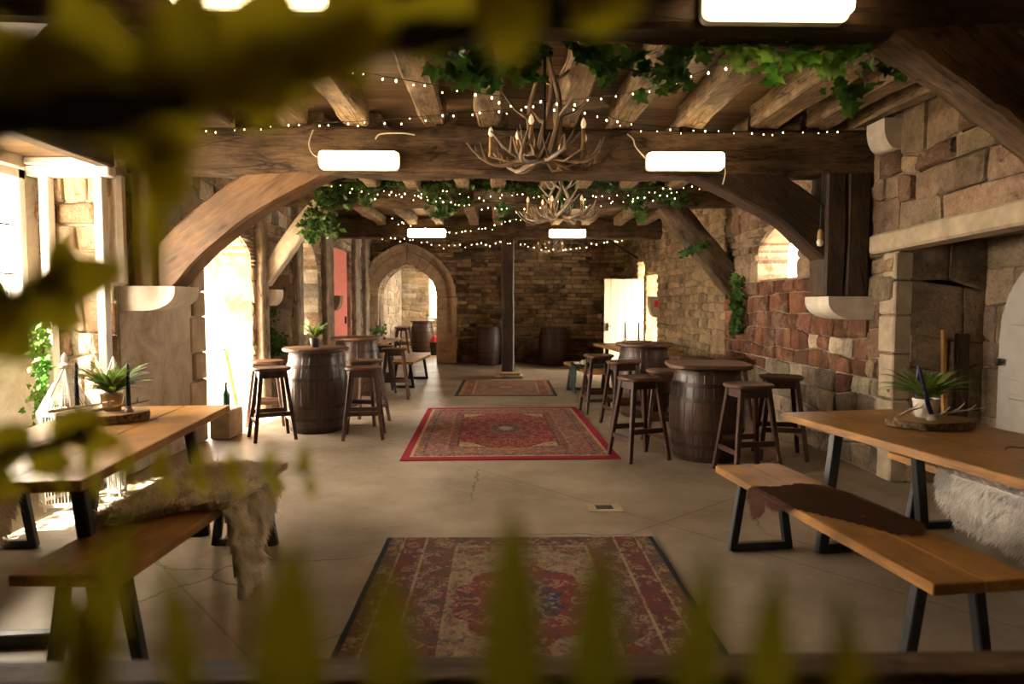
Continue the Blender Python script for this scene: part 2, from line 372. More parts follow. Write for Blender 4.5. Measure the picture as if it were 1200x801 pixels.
        if smooth:
            me.polygons.foreach_set('use_smooth', [True]*len(me.polygons))
            try: me.set_sharp_from_angle(angle=math.radians(40))
            except Exception: pass
        me.update()
        o = bpy.data.objects.new(name, me); COL.objects.link(o)
        mw = frame if frame is not None else Matrix.Identity(4)
        if parent is not None:
            o.parent = parent; o.matrix_parent_inverse = WM[parent.name].inverted()
        o.matrix_basis = mw; WM[o.name] = mw.copy()
        if label: o['label'] = label
        return o
WM = {}
def tag(o, label=None, cat=None, group=None, kind=None):
    if label: o['label'] = label
    if cat: o['category'] = cat
    if group: o['group'] = group
    if kind: o['kind'] = kind
    return o
def empty(name, loc=(0, 0, 0), label=None, cat=None, group=None, rz=0):
    o = bpy.data.objects.new(name, None); COL.objects.link(o); o.empty_display_size = .1
    mw = Matrix.Translation(Vector(loc)) @ Matrix.Rotation(rz, 4, 'Z'); o.matrix_basis = mw; WM[o.name] = mw
    return tag(o, label, cat, group)
def copy_tree(o, parent=None):
    c = o.copy(); COL.objects.link(c)
    if parent is not None: c.parent = parent
    WM[c.name] = WM.get(o.name, Matrix.Identity(4))
    for ch in o.children: copy_tree(ch, c)
    return c
def xframe(p, q, up=(0, 0, 1)):
    p, q = Vector(p), Vector(q); x = (q-p).normalized(); u = Vector(up)
    if abs(x.dot(u)) > .98: u = Vector((0, 1, 0))
    y = u.cross(x).normalized(); z = x.cross(y)
    m = Matrix((x, y, z)).transposed().to_4x4(); m.translation = p; return m
def struct(name, mb, mat, smooth=False, frame=None): return tag(mb.build(name, mat, smooth=smooth, frame=frame), kind='structure')

def rough_beam(name, p, q, w, h, mat, parent=None, jit=.012, seed=0, up=(0, 0, 1), bow=0, smooth=True, taper=1):
    """hewn timber: rounded-rectangle section with uneven faces, length along local X"""
    p, q = Vector(p), Vector(q); L = (q-p).length; n = max(4, int(L/.12)); sec = []
    g = min(w, h)*.10
    def side(a, b, k=4): return [(a[0]+(b[0]-a[0])*i/k, a[1]+(b[1]-a[1])*i/k) for i in range(k+1)]
    for a, b in (((-w/2+g, -h/2), (w/2-g, -h/2)), ((w/2, -h/2+g), (w/2, h/2-g)), ((w/2-g, h/2), (-w/2+g, h/2)), ((-w/2, h/2-g), (-w/2, -h/2+g))): sec += side(a, b)
    mb = MB(); k = len(sec); V = []
    for i in range(n+1):
        x = L*i/n; b = bow*math.sin(PI*i/n)
        for j, (yy, zz) in enumerate(sec):
            d = noise.noise(Vector((x*1.7+seed*7.3, yy*5, zz*5+seed)))*jit*1.6+noise.noise(Vector((x*7+seed, yy*16, zz*16)))*jit*.6
            f = 1+(taper-1)*i/n
            r = math.hypot(yy, zz) or 1
            V.append((x, yy*f+yy/r*d, zz*f+zz/r*d+b))
    F = [(i*k+j, i*k+(j+1) % k, (i+1)*k+(j+1) % k, (i+1)*k+j) for i in range(n) for j in range(k)]
    F += [tuple(range(k-1, -1, -1)), tuple(range(n*k, (n+1)*k))]
    fr = xframe(p, q, up)
    mb.add([fr @ Vector(v) for v in V], F)
    return mb.build(name, mat, parent, smooth, frame=fr)

def curved_brace(name, pts, wid, thick, Y, mat, seed=0):
    """pts: (x,z) centre line, smoothly interpolated; section wid x thick(Y)"""
    P2 = []
    n = 22; k = len(pts)-1
    def cr(p0, p1, p2, p3, t): return .5*((2*p1)+(-p0+p2)*t+(2*p0-5*p1+4*p2-p3)*t*t+(-p0+3*p1-3*p2+p3)*t**3)
    for i in range(n+1):
        s_ = i/n*k; a = min(int(s_), k-1); t = s_-a
        g = [Vector(pts[max(0, min(k, a+o))]) for o in (-1, 0, 1, 2)]
        P2.append(cr(*g, t))
    V = []; 
    for i, c in enumerate(P2):
        d = (P2[min(i+1, n)]-P2[max(i-1, 0)]).normalized(); nn = Vector((-d.y, d.x))
        w = (wid[0]+(wid[1]-wid[0])*i/n)*(1+.05*noise.noise(Vector((i*.5, seed, 0))))
        g = .018
        for (a, b) in ((-.5, -1), (0, -1), (.5, -1), (.5, 1), (0, 1), (-.5, 1)):
            pass
        sec = [(-w/2+g, -thick/2), (0, -thick/2-.004), (w/2-g, -thick/2), (w/2, -thick/2+g), (w/2, 0), (w/2, thick/2-g), (w/2-g, thick/2), (0, thick/2), (-w/2+g, thick/2), (-w/2, thick/2-g), (-w/2, 0), (-w/2, -thick/2+g)]
        for a, b in sec:
            j = noise.noise(Vector((i*.35, a*8+seed, b*8)))*.008
            p = c+nn*(a+j); V.append((p.x, Y+b+j, p.y))
    k = 12
    F = [(i*k+j, (i+1)*k+j, (i+1)*k+(j+1) % k, i*k+(j+1) % k) for i in range(n) for j in range(k)]
    F += [tuple(range(k)), tuple(range((n+1)*k-1, n*k-1, -1))]
    mb = MB(); mb.add(V, F); a, b = P2[0], P2[-1]
    return mb.build(name, mat, None, True, frame=xframe((a.x, Y, a.y), (b.x, Y, b.y), (0, 1, 0)))

# ------------------------------------------------------------------ stone walls
def hole(u0, u1, v0, v1, spring=None):
    return dict(u0=u0, u1=u1, v0=v0, v1=v1, sp=spring)
def hint(h, v):
    if v < h['v0']-1e-6 or v > h['v1']+1e-6: return None
    if h['sp'] is None or v <= h['sp']: return h['u0'], h['u1']
    # pointed arch
    t = (v-h['sp'])/(h['v1']-h['sp']); hw = (h['u1']-h['u0'])/2; c = (h['u0']+h['u1'])/2
    x = hw*max(0, 1-t**2.2)**.82
    return c-x, c+x
def stone_panel(mb, O, U, N, u0, u1, v0, v1, ch, lr, holes=(), colf=None, relief=.02, seed=1, mortar=(.36, .28, .19), thick=.5, arch_step=.09, reveal=True, mort=.01):
    rnd = R(seed); O, U, N = Vector(O), Vector(U).normalized(), Vector(N).normalized(); Z = Vector((0, 0, 1))
    brk = {v0, v1}
    for h in holes:
        for q in (h['v0'], h['v1']):
            if v0 < q < v1: brk.add(q)
        if h['sp'] is not None:
            m = max(2, int((h['v1']-h['sp'])/arch_step))
            for i in range(m+1): brk.add(h['sp']+(h['v1']-h['sp'])*i/m)
    brk = sorted(b for b in brk if v0 <= b <= v1); rows = []
    fixed = set(round(b, 5) for b in brk)
    for a, b in zip(brk, brk[1:]):
        if b-a < 1e-4: continue
        k = max(1, round((b-a)/ch)); hs = [rnd.uniform(.7, 1.3) for _ in range(k)]; t = sum(hs); z = a
        for x in hs: rows.append((z, z+x/t*(b-a))); z += x/t*(b-a)
    def wob(u, z):
        if round(z, 5) in fixed: return 0
        return noise.noise(Vector((u*2.1, z*9.7+seed, 3.3)))*ch*.42
    for (a, b) in rows:
        mid = (a+b)/2; iv = []; cuts = []
        for h in holes:
            if hint(h, mid): cuts.append((hint(h, mid)[0], h))
        cuts.sort(key=lambda c: c[0]); cur = (u0, None)
        for _, h in cuts: iv.append((cur, ('L', h))); cur = ('R', h)
        iv.append((cur, (u1, None)))
        def edge(e, v):
            if e[0] == 'L': q = hint(e[1], min(max(v, e[1]['v0']), e[1]['v1'])); return q[0]
            if e[0] == 'R': q = hint(e[1], min(max(v, e[1]['v0']), e[1]['v1'])); return q[1]
            return e[0]
        for e0, e1 in iv:
            A, B = edge(e0, mid), edge(e1, mid)
            if B-A < .01: continue
            e0a, e1a, e0b, e1b = edge(e0, a), edge(e1, a), edge(e0, b), edge(e1, b)
            q4 = [(e0a, a-.02 if a > v0 else a), (e1a, a-.02 if a > v0 else a), (e1b, b+.02 if b < v1 else b), (e0b, b+.02 if b < v1 else b)]
            mb.add([O+U*p_[0]+Z*p_[1]-N*.03 for p_ in q4], [(0, 1, 2, 3)], mortar(A, mid) if callable(mortar) else mortar)
            js = [A]; 
            while True:
                l = rnd.uniform(*lr)*((b-a)/ch)**.3
                if js[-1]+l*1.4 > B: break
                js.append(js[-1]+l)
            js.append(B); k = len(js)-1
            skew = [rnd.uniform(-.012, .012) for _ in js]
            for i in range(k):
                def corner(ii, v):
                    if ii == 0: u = edge(e0, v)
                    elif ii == k: u = edge(e1, v)
                    else: u = js[ii]+skew[ii]*(1 if v > mid else -1)
                    return (u, v+(wob(u, v) if v in (a, b) else 0))
                q = [corner(i, a), corner(i+1, a), corner(i+1, b), corner(i, b)]
                if q[2][0]-q[3][0] < .005 and q[1][0]-q[0][0] < .005: continue
                W = lambda p, d: O+U*p[0]+Z*p[1]+N*d
                nd = 2
                cu = sum(p[0] for p in q)/4; cv = sum(p[1] for p in q)/4
                col = colf(cu, cv, rnd) if colf else (.4, .3, .2)
                mc = mortar(cu, cv) if callable(mortar) else mortar
                mb.add([W(p, 0) for p in q], [(0, 1, 2, 3)], mc)
                wdt = max(abs(q[1][0]-q[0][0]), .02); hgt = max(q[3][1]-q[0][1], .01)
                if min(abs(q[2][0]-q[3][0]), wdt) < .05: continue
                rl = relief*rnd.uniform(.35, 1.35)
                def inset(mx, cut, d, jit):
                    out = []
                    for ci in range(4):
                        p = Vector(q[ci]); pn = Vector(q[(ci+1) % 4]); pp = Vector(q[ci-1]); c = Vector((cu, cv))
                        s1 = Vector((1 if p.x < cu else -1, 1 if p.y < cv else -1))
                        ic = p+Vector((s1.x*min(mx, wdt*.3), s1.y*min(mx, hgt*.3)))
                        ct = min(cut, wdt*.25, hgt*.25)
                        x1 = ic+Vector((0, s1.y*ct)); x2 = ic+Vector((s1.x*ct, 0))
                        pr = (x1, x2) if ci in (0, 2) else (x2, x1)
                        for x in pr: out.append(x+Vector((rnd.uniform(-jit, jit), rnd.uniform(-jit, jit))))
                    return [W(x, d+rnd.uniform(-.25, .25)*rl*(1 if d > 0.002 else 0)) for x in out]
                jt = min(.006, hgt*.05)
                r1 = inset(mort*.5, .012, .001, jt); r2 = inset(mort*.5+.006, .02, rl*.75, jt); r3 = inset(mort*.5+.006+hgt*.12, .03, rl, jt)
                F = []
                for r_ in (0, 8):
                    F += [(r_+j, r_+(j+1) % 8, r_+8+(j+1) % 8, r_+8+j) for j in range(8)]
                F += [(16+j, 16+(j+1) % 8, 24) for j in range(8)]
                ctr = W((cu, cv), rl*rnd.uniform(.9, 1.4))
                mb.add(r1+r2+r3+[ctr], F, col)
    if reveal:
        for h in holes:
            pts = []
            top = h['v1'] if h['sp'] is None else h['sp']
            n = 8
            for i in range(n+1): pts.append((h['u0'], h['v0']+(top-h['v0'])*i/n))
            if h['sp'] is not None:
                m = 10
                for i in range(1, m+1): v = h['sp']+(h['v1']-h['sp'])*i/m; pts.append((hint(h, v)[0], v))
                for i in range(m-1, 0, -1): v = h['sp']+(h['v1']-h['sp'])*i/m; pts.append((hint(h, v)[1], v))
            for i in range(n, -1, -1): pts.append((h['u1'], h['v0']+(top-h['v0'])*i/n))
            if h['v0'] > v0+.01: pts.append(pts[0])
            th = h.get('th', thick)
            for a, b in zip(pts, pts[1:]):
                L = math.hypot(b[0]-a[0], b[1]-a[1])
                if L < 1e-4: continue
                c = colf((a[0]+b[0])/2, (a[1]+b[1])/2, rnd) if colf else (.4, .3, .2)
                sp = h.get('splay', 0); cx = (h['u0']+h['u1'])/2
                def S(p, d):
                    return O+U*(p[0]+(cx-p[0])*sp*d/th)+Z*p[1]-N*d
                mb.add([S(a, 0), S(b, 0), S(b, th), S(a, th)], [(0, 1, 2, 3)], c)
# ------------------------------------------------------------------ THE SETTING
XL, XR = -3.0, 3.1
fl = MB(); fl.box((-6.5, -2.6, -.12), (6.5, 22.5, 0)); struct('floor', fl, 'floor')
g = MB(); g.box((-16, -10, -.3), (-6.5, 26, -.02)); struct('ground_outside', g, 'plaster')
cl = MB(); cl.box((-3.7, -2.7, 3.02), (4.3, 17.6, 3.12)); cl.box((-3.7, 17.6, 3.02), (-.9, 22.5, 3.12)); cl.box((-.9, 20.6, 3.02), (4.3, 22.5, 3.12)); cl.box((.2, 17.6, 3.02), (4.3, 20.6, 3.12)); cl.box((-.9, 17.6, 3.02), (.2, 19.3, 3.12)); struct('ceiling', cl, 'ceil')  # gap over the far room is unseen, added to let daylight in

def tone(c, rnd, lo=.75, hi=1.25, hue=.06):
    f = rnd.uniform(lo, hi); return (c[0]*f*(1+rnd.uniform(-hue, hue)), c[1]*f, c[2]*f*(1+rnd.uniform(-hue*1.5, hue*1.5)))
SAND = (.40, .275, .165); GOLD = (.42, .29, .155); REDB = (.19, .078, .045); PALE = (.56, .45, .32); DARKS = (.15, .095, .055); GREY = (.33, .27, .20); PINK = (.42, .27, .18)
def c_back(u, v, r):
    x = r.random(); base = DARKS if x < .16 else (GOLD if x < .75 else (.30, .20, .105))
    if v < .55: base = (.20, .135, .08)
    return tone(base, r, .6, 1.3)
def c_right(u, v, r):  # stone tones lowered: shade of the right side put into the colour
    # u = distance from camera along the wall
    if 5.62 < u < 9.15 and .72+.12*math.sin(u*2) < v < 1.66:
        return tone(REDB, r, .7, 1.45, .1) if (r.random() < .9 or v > 1.2) else tone(PALE, r)
    if u > 8.9: return tone((.34, .235, .125) if r.random() < .7 else (.32, .22, .13), r, .65, 1.25)
    if v <= .8: return tone((.25, .19, .13) if r.random() < .6 else (.33, .25, .17), r, .55, 1.3)
    x = r.random(); return tone((.30, .19, .12) if x < .35 else ((.29, .20, .12) if x < .85 else (.18, .10, .06)), r, .7, 1.25, .04)
def c_left(u, v, r):
    x = r.random(); return tone(PALE if x < .4 else (SAND if x < .8 else GREY), r, .7, 1.2)
def c_bay(u, v, r):
    x = r.random(); return tone((.55, .42, .27) if x < .6 else (SAND if x < .8 else (.40, .24, .14)), r, .75, 1.2)
MORT = (.34, .26, .17); MORTD = (.16, .11, .065)

# back wall with the arch
ARCH = hole(-2.80, -1.44, 0, 2.36, 1.55); ARCH['th'] = .7
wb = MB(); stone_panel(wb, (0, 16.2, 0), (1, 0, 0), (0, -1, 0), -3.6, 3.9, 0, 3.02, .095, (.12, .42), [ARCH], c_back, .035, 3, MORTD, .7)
struct('wall_back', wb, 'stone')
# right wall, in stretches
wr = MB()
WIN = hole(7.0, 8.1, 1.66, 2.28, 2.0); WIN['th'] = .34; WIN['splay'] = .1
stone_panel(wr, (XR, 0, 0), (0, 1, 0), (-1, 0, 0), 5.62, 9.2, .78, 3.02, .17, (.16, .34), [WIN], c_right, .03, 5, MORT)
DW = hole(13.15, 14.15, 0, 2.0); DW['th'] = .5; DV = hole(14.32, 15.0, 1.90, 2.32); DV['th'] = .4
mortf = MORT
stone_panel(wr, (XR, 0, 0), (0, 1, 0), (-1, 0, 0), 9.2, 16.2, 0, 3.02, .12, (.14, .40), [DW, DV], c_right, .03, 6, (.30, .22, .13))
stone_panel(wr, (XR, 0, 0), (0, 1, 0), (-1, 0, 0), 5.22, 9.2, 0, .78, .22, (.22, .45), [], c_right, .03, 7, (.44, .36, .26))
stone_panel(wr, (XR, 0, 0), (0, 1, 0), (-1, 0, 0), 5.22, 5.62, .78, 3.02, .2, (.2, .34), [], c_right, .03, 8, MORT)
stone_panel(wr, (XR, 0, 0), (0, 1, 0), (-1, 0, 0), -2.6, 5.22, 1.92, 3.02, .22, (.26, .55), [], c_right, .035, 9, (.30, .22, .14))
stone_panel(wr, (XR, 0, 0), (0, 1, 0), (-1, 0, 0), -2.6, 3.5, 0, 1.92, .22, (.26, .55), [], c_right, .035, 19, (.30, .22, .14))
# alcove: reveal facing the camera, its back, soffit and near side
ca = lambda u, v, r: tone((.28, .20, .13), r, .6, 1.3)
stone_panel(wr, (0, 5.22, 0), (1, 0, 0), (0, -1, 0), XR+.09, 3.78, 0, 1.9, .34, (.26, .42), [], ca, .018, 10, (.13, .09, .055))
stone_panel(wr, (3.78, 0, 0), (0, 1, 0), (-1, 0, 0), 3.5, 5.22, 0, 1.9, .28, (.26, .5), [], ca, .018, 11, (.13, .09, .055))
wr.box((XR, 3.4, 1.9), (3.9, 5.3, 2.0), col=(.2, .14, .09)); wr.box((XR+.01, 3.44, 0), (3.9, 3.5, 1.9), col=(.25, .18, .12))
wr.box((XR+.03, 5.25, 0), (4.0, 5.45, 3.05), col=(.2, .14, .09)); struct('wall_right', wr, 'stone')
# dressed jamb and lintel of the alcove
t1 = MB(); z = 0
rr = R(3)
for hgt in (.38, .27, .36, .30, .27, .22):
    w = rr.uniform(.17, .25); t1.box((XR-.035, 5.215, z+.004), (XR+.11, 5.215+w, z+hgt-.004), bev=.012); z += hgt
struct('trim_1', t1, 'dress')
lt = MB(); fr = xframe((XR+.03, 5.5, 1.875), (XR+.03, 3.3, 1.93)); 
struct('trim_2', MB().bar((XR+.02, 5.52, 1.875), (XR+.02, 3.3, 1.95), .2, .15), 'dress')
# left wall
wl = MB()
LD = hole(7.0, 8.42, 0, 2.28, 1.9); LD['th'] = .62
REC = hole(8.98, 9.95, .35, 2.3); REC['th'] = .5
NIC = hole(10.35, 11.5, .9, 2.42, 1.85); NIC['th'] = .6; NIC['splay'] = .45
RD = hole(12.55, 14.0, 0, 2.45); RD['th'] = .14
stone_panel(wl, (XL, 0, 0), (0, 1, 0), (1, 0, 0), 5.42, 7.0, 1.9, 3.02, .2, (.2, .42), [], c_left, .02, 12, MORT)
stone_panel(wl, (XL, 0, 0), (0, 1, 0), (1, 0, 0), 7.0, 16.2, 0, 3.02, .2, (.18, .42), [LD, REC, NIC, RD], c_left, .022, 13, MORT)
struct('wall_left', wl, 'stone')
pl = MB(); pl.box((XL-.6, 5.44, 0), (XL+.02, 6.72, 1.9), bev=.02); pl.box((XL-.6, 6.6, 0), (XL-.005, 6.98, 2.2)); struct('wall_left_plastered_pier', pl, 'plaster')
qn = MB(); z = 0; rr = R(8)
for hgt in (.3, .34, .27, .36, .25, .37): qn.box((XL-.02, 7.0-rr.uniform(.22, .36), z+.004), (XL+.035, 7.0+.01, z+hgt-.006), bev=.012); z += hgt
struct('trim_3', qn, 'dress')
rb = MB(); rb.box((XL-.52, 8.9, .3), (XL-.5, 10.05, 2.35)); struct('wall_left_recess_back', rb, 'plaster')
# bay on the left: window wall, soffit, far side stone
bw = MB(); BH = [hole(1.2+.0, 2.95, 1.27, 2.40), hole(3.15, 5.12, 1.27, 2.40)]
bw.box((-3.70, -2.6, 0), (-3.55, 5.42, 1.25)); bw.box((-3.70, -2.6, 2.42), (-3.55, 5.42, 3.1))
bw.box((-3.70, -2.6, 1.25), (-3.55, 3.15, 2.42)); bw.box((-3.70, 5.27, 1.25), (-3.55, 5.42, 2.42))
bw.box((-3.56, 2.4, 0), (-3.50, 5.25, 1.20))
struct('wall_left_bay', bw, 'plaster')
bf = MB(); stone_panel(bf, (0, 5.42, 0), (1, 0, 0), (0, -1, 0), -3.62, XL+.02, 0, 2.6, .2, (.16, .32), [], c_bay, .04, 14, (.55, .46, .34))
struct('wall_left_bay_end', bf, 'stone')
sf = MB(); sf.box((-3.7, -2.6, 2.50), (XL, 5.42, 2.56)); struct('ceiling_bay', sf, 'ceil')
def window(name, y0, y1, bars):
    f = MB(); x0, x1 = -3.63, -3.55
    for (a, b) in ((y0, y0+.07), (y1-.07, y1)): f.box((x0, a, 1.27), (x1, b, 2.40), bev=.006)
    f.box((x0, y0, 2.33), (x1, y1, 2.40), bev=.006); f.box((x0, y0, 1.25), (x1+.02, y1, 1.31), bev=.006)
    o = tag(f.build('window_frame', 'white'), kind='structure'); o.name = name
    b_ = MB()
    for y in bars: b_.bar((-3.59, y, 1.3), (-3.59, y, 2.35), .022, .022)
    for zz in (1.62, 1.98): b_.bar((-3.59, y0+.05, zz), (-3.59, y1-.05, zz), .014, .014)
    WM[o.name] = Matrix.Identity(4)
    b_.build('glazing_bars', 'iron', o)
    MB().box((-3.608, y0+.05, 1.29), (-3.604, y1-.05, 2.36)).build('pane', 'glass', o)
window('window_1', 3.15, 5.27, (3.55, 3.95, 4.35, 4.83))
# white timber screen at the bay's far end
s1 = MB(); s1.box((-3.55, 5.27, 2.36), (-2.93, 5.38, 2.44), bev=.008); s1.box((-3.55, 5.25, 2.44), (-2.93, 5.40, 2.50), bev=.01)
for x0, x1 in ((-3.47, -3.40), (-3.06, -2.995)): s1.box((x0, 5.29, 0), (x1, 5.37, 2.36), bev=.006)
struct('trim_4', s1, 'white')
s2 = MB(); s2.box((-3.6, 2.4, 1.2), (-3.47, 5.25, 1.25), bev=.01); struct('trim_5', s2, 'dresspale')
rough_b = rough_beam('bay_header_beam', (-2.96, -2.5, 2.58), (-2.96, 5.3, 2.58), .12, .30, 'darkoak', jit=.006, seed=2)
tag(rough_b, 'dark timber header running towards the camera over the window bay', 'beam')
bb = MB(); bb.box((-3.0, -2.5, 2.6), (-2.99, 5.42, 3.05)); struct('wall_left_over_bay', bb, 'plaster')
wf = MB(); wf.box((-3.75, -2.7, 0), (4, -2.6, 3.1)); struct('wall_front', wf, 'plaster')
t7 = MB(); t7.box((-3.06, 5.39, 1.535), (-2.915, 5.50, 2.42), bev=.03); struct('trim_7', t7, 'dresspale')
# arched stone lining of the back arch
def arch_pts(h, off, n=14):
    c = (h['u0']+h['u1'])/2; out = []
    hw = (h['u1']-h['u0'])/2; base = 1-.93**2
    pts = [(h['u0']-off, 0)]
    for i in range(n+1):
        v = h['sp']+(h['v1']-h['sp'])*i/n; x = c-hint(h, v)[0]
        # push outwards along the radius
        d = Vector((x, (v-h['sp'])+.02)); 
        k = d.normalized() if x > .02 else Vector((0, 1))
        pts.append((c-(x+off*max(k.x, 0)) if x > .001 else c, v+off*max(0, k.y)*1.0))
    pts += [(2*c-p[0], p[1]) for p in reversed(pts[:-1])]
    return pts
def arch_ring(mb, h, o0, o1, y0, y1, courses=7, cols=None, gap=.006, seed=0):
    rnd = R(seed); A, B = arch_pts(h, o0), arch_pts(h, o1)
    # straight jambs
    def quad(a, b, c, d):
        V = [(p[0], y0, p[1]) for p in (a, b, c, d)]+[(p[0], y1, p[1]) for p in (a, b, c, d)]
        mb.add(V, [(0, 1, 2, 3), (7, 6, 5, 4), (0, 4, 5, 1), (1, 5, 6, 2), (2, 6, 7, 3), (3, 7, 4, 0)])
    for s in (1, -1):
        pa, pb = (A[0], B[0]) if s == 1 else (A[-1], B[-1]); z = 0
        while z < h['sp']-.05:
            hh = min(rnd.uniform(.2, .36), h['sp']-z)
            if h['sp']-z-hh < .1: hh = h['sp']-z
            quad((pa[0], z+gap), (pb[0]-s*rnd.uniform(0, .05), z+gap), (pb[0]-s*rnd.uniform(0, .05), z+hh-gap), (pa[0], z+hh-gap)); z += hh
    A, B = A[1:-1], B[1:-1]
    for i in range(0, len(A)-1, 2):
        j = min(i+2, len(A)-1); m = i+1
        def lerp(p, q, t): return (p[0]+(q[0]-p[0])*t, p[1]+(q[1]-p[1])*t)
        a0, a1 = lerp(A[i], A[m], .05), lerp(A[j], A[m], .05); b0, b1 = lerp(B[i], B[m], .05), lerp(B[j], B[m], .05)
        V = [(p[0], y, p[1]) for y in (y0, y1) for p in (a0, A[m], a1, b1, B[m], b0)]
        mb.add(V, [(0, 1, 2, 3, 4, 5), (11, 10, 9, 8, 7, 6)]+[(k, (k+1) % 6+0, (k+1) % 6+6, k+6) for k in range(6)])
ar = MB(); arch_ring(ar, ARCH, .0, .26, 16.10, 16.4, seed=2); arch_ring(ar, ARCH, .275, .40, 16.12, 16.25, seed=3); arch_ring(ar, ARCH, .38, .46, 16.02, 16.22, seed=4)
struct('trim_6', ar, 'arch')
tn = MB(); arch_ring(tn, hole(7.0, 8.42, 0, 2.28, 1.9), 0, .001, 0, .001)
# niche window on the right: pane and pale lining; small left window
MBn = MB(); MBn.box((3.42, 6.9, 1.6), (3.425, 8.2, 2.35)); tag(MBn.build('window_3', 'glass'), kind='structure')
MBn = MB(); MBn.box((-3.60, 10.3, .85), (-3.58, 11.6, 1.25)); MBn.box((-3.60, 10.3, 1.25), (-3.58, 10.72, 2.45)); MBn.box((-3.60, 11.15, 1.25), (-3.58, 11.6, 2.45)); MBn.box((-3.60, 10.3, 2.2), (-3.58, 11.6, 2.5))
struct('wall_left_niche_back', MBn, 'plaster')
w4 = MB()
for y in (10.74, 11.13): w4.box((-3.64, y-.02, 1.25), (-3.57, y+.02, 2.2))
w4.box((-3.63, 10.72, 1.66), (-3.59, 11.15, 1.69)); w4.box((-3.63, 10.72, 1.23), (-3.56, 11.15, 1.27)); struct('window_4', w4, 'iron')

# red plank door
rd = MB()
for i in range(9):
    y = 12.56+i*.16; rd.box((-3.11, y+.003, .01), (-3.06, y+.157, 2.44), bev=.006)
o = struct('door_1', rd, 'red'); WM[o.name] = Matrix.Identity(4)
lat = MB(); lat.box((-3.06, 13.75, 1.0), (-3.03, 13.80, 1.14)); lat.build('door_latch', 'iron', o)
# open white plank door by the back wall
wd = MB()
for i in range(6): wd.box((2.22+i*.14+.002, 14.20, .04), (2.22+(i+1)*.14-.002, 14.235, 1.91), bev=.005)
o = struct('door_2', wd, 'cream'); WM[o.name] = Matrix.Identity(4)
lt = MB(); lt.box((2.27, 14.16, .83), (2.31, 14.20, 1.0)); lt.bar((2.29, 14.15, .93), (2.38, 14.15, .93), .018); lt.build('door_handle', 'iron', o)
dl = MB(); dl.box((2.24, 14.235, .35), (3.04, 14.26, .47)); dl.box((2.24, 14.235, 1.5), (3.04, 14.26, 1.62)); dl.build('ledge', 'cream', o)
# grey panelled door with arched head in the alcove
gd = MB(); y0, y1 = 3.84, 4.95; cy = (y0+y1)/2; hw = (y1-y0)/2
poly = [(y0, .02), (y1, .02), (y1, 1.15)]+[(cy+hw*math.cos(a), 1.15+.62*math.sin(a)) for a in [PI*i/12 for i in range(1, 12)]]+[(y0, 1.15)]
gd.prism(poly, 3.70, 3.745, 'x')
o = struct('door_3', gd, 'grey'); WM[o.name] = Matrix.Identity(4)
for (a, b, c, d) in ((cy+.06, y1-.12, .85, 1.25), (y0+.12, cy-.06, .85, 1.25), (cy+.06, y1-.12, .18, .72), (y0+.12, cy-.06, .18, .72)):
    p = MB(); p.box((3.685, a, c), (3.70, b, d), bev=.006); p.box((3.690, a-.03, c-.03), (3.702, b+.03, d+.03)); p.build('door_panel', 'grey', o)
MB().lathe([(.0, -.03), (.02, -.03), (.028, -.01), (.02, .02), (0, .02)], 10, (3.66, 4.90, .98)).build('door_knob', 'iron', o, True)
# far room beyond the arch
fr_ = MB(); cf = lambda u, v, r: tone((.50, .38, .22) if r.random() < .7 else PALE, r, .7, 1.2)
FW = hole(-2.12, -1.75, .95, 2.5, 2.2); FW['th'] = .5
stone_panel(fr_, (0, 21.4, 0), (1, 0, 0), (0, -1, 0), -3.7, 1.2, 0, 3.02, .17, (.2, .5), [FW], cf, .03, 21, (.42, .32, .2), .5)
cw = lambda u, v, r: tone((.50, .42, .30), r, .7, 1.15)
FS = hole(18.6, 20.0, 1.2, 2.3)  # unseen opening, added to bring sky light into the far room
stone_panel(fr_, (-3.0, 0, 0), (0, 1, 0), (1, 0, 0), 16.9, 21.4, 0, 3.02, .2, (.2, .5), [], cw, .02, 22, (.6, .52, .4))
FS['th'] = .3
stone_panel(fr_, (1.2, 0, 0), (0, 1, 0), (-1, 0, 0), 16.9, 21.4, 0, 3.02, .2, (.2, .5), [FS], cf, .02, 23, (.42, .32, .2))
struct('wall_far_room', fr_, 'stone')
# return behind the back wall so that no daylight leaks in
rt = MB(); rt.box((-3.75, 16.35, 0), (-2.81, 16.9, 3.1)); rt.box((-1.43, 16.35, 0), (4, 16.9, 3.1)); rt.box((-2.85, 16.35, 2.36), (-1.4, 16.9, 3.1)); struct('wall_back_core', rt, 'plaster')
# floor drain
dr = MB(); p = PZ(708, 594.5); dr.box((p.x-.115, p.y-.10, 0), (p.x+.115, p.y+.10, .004)); 
o = tag(dr.build('floor_drain', 'dress'), 'small square metal floor drain in the concrete between the two carpets', 'drain'); WM[o.name] = Matrix.Identity(4)
q = MB()
for i in range(5): q.box((p.x-.055+i*.024, p.y-.04, .004), (p.x-.055+i*.024+.011, p.y+.04, .007))
q.box((p.x-.058, p.y-.042, .0035), (p.x+.058, p.y+.042, .0045)); q.build('grate', 'iron', o)

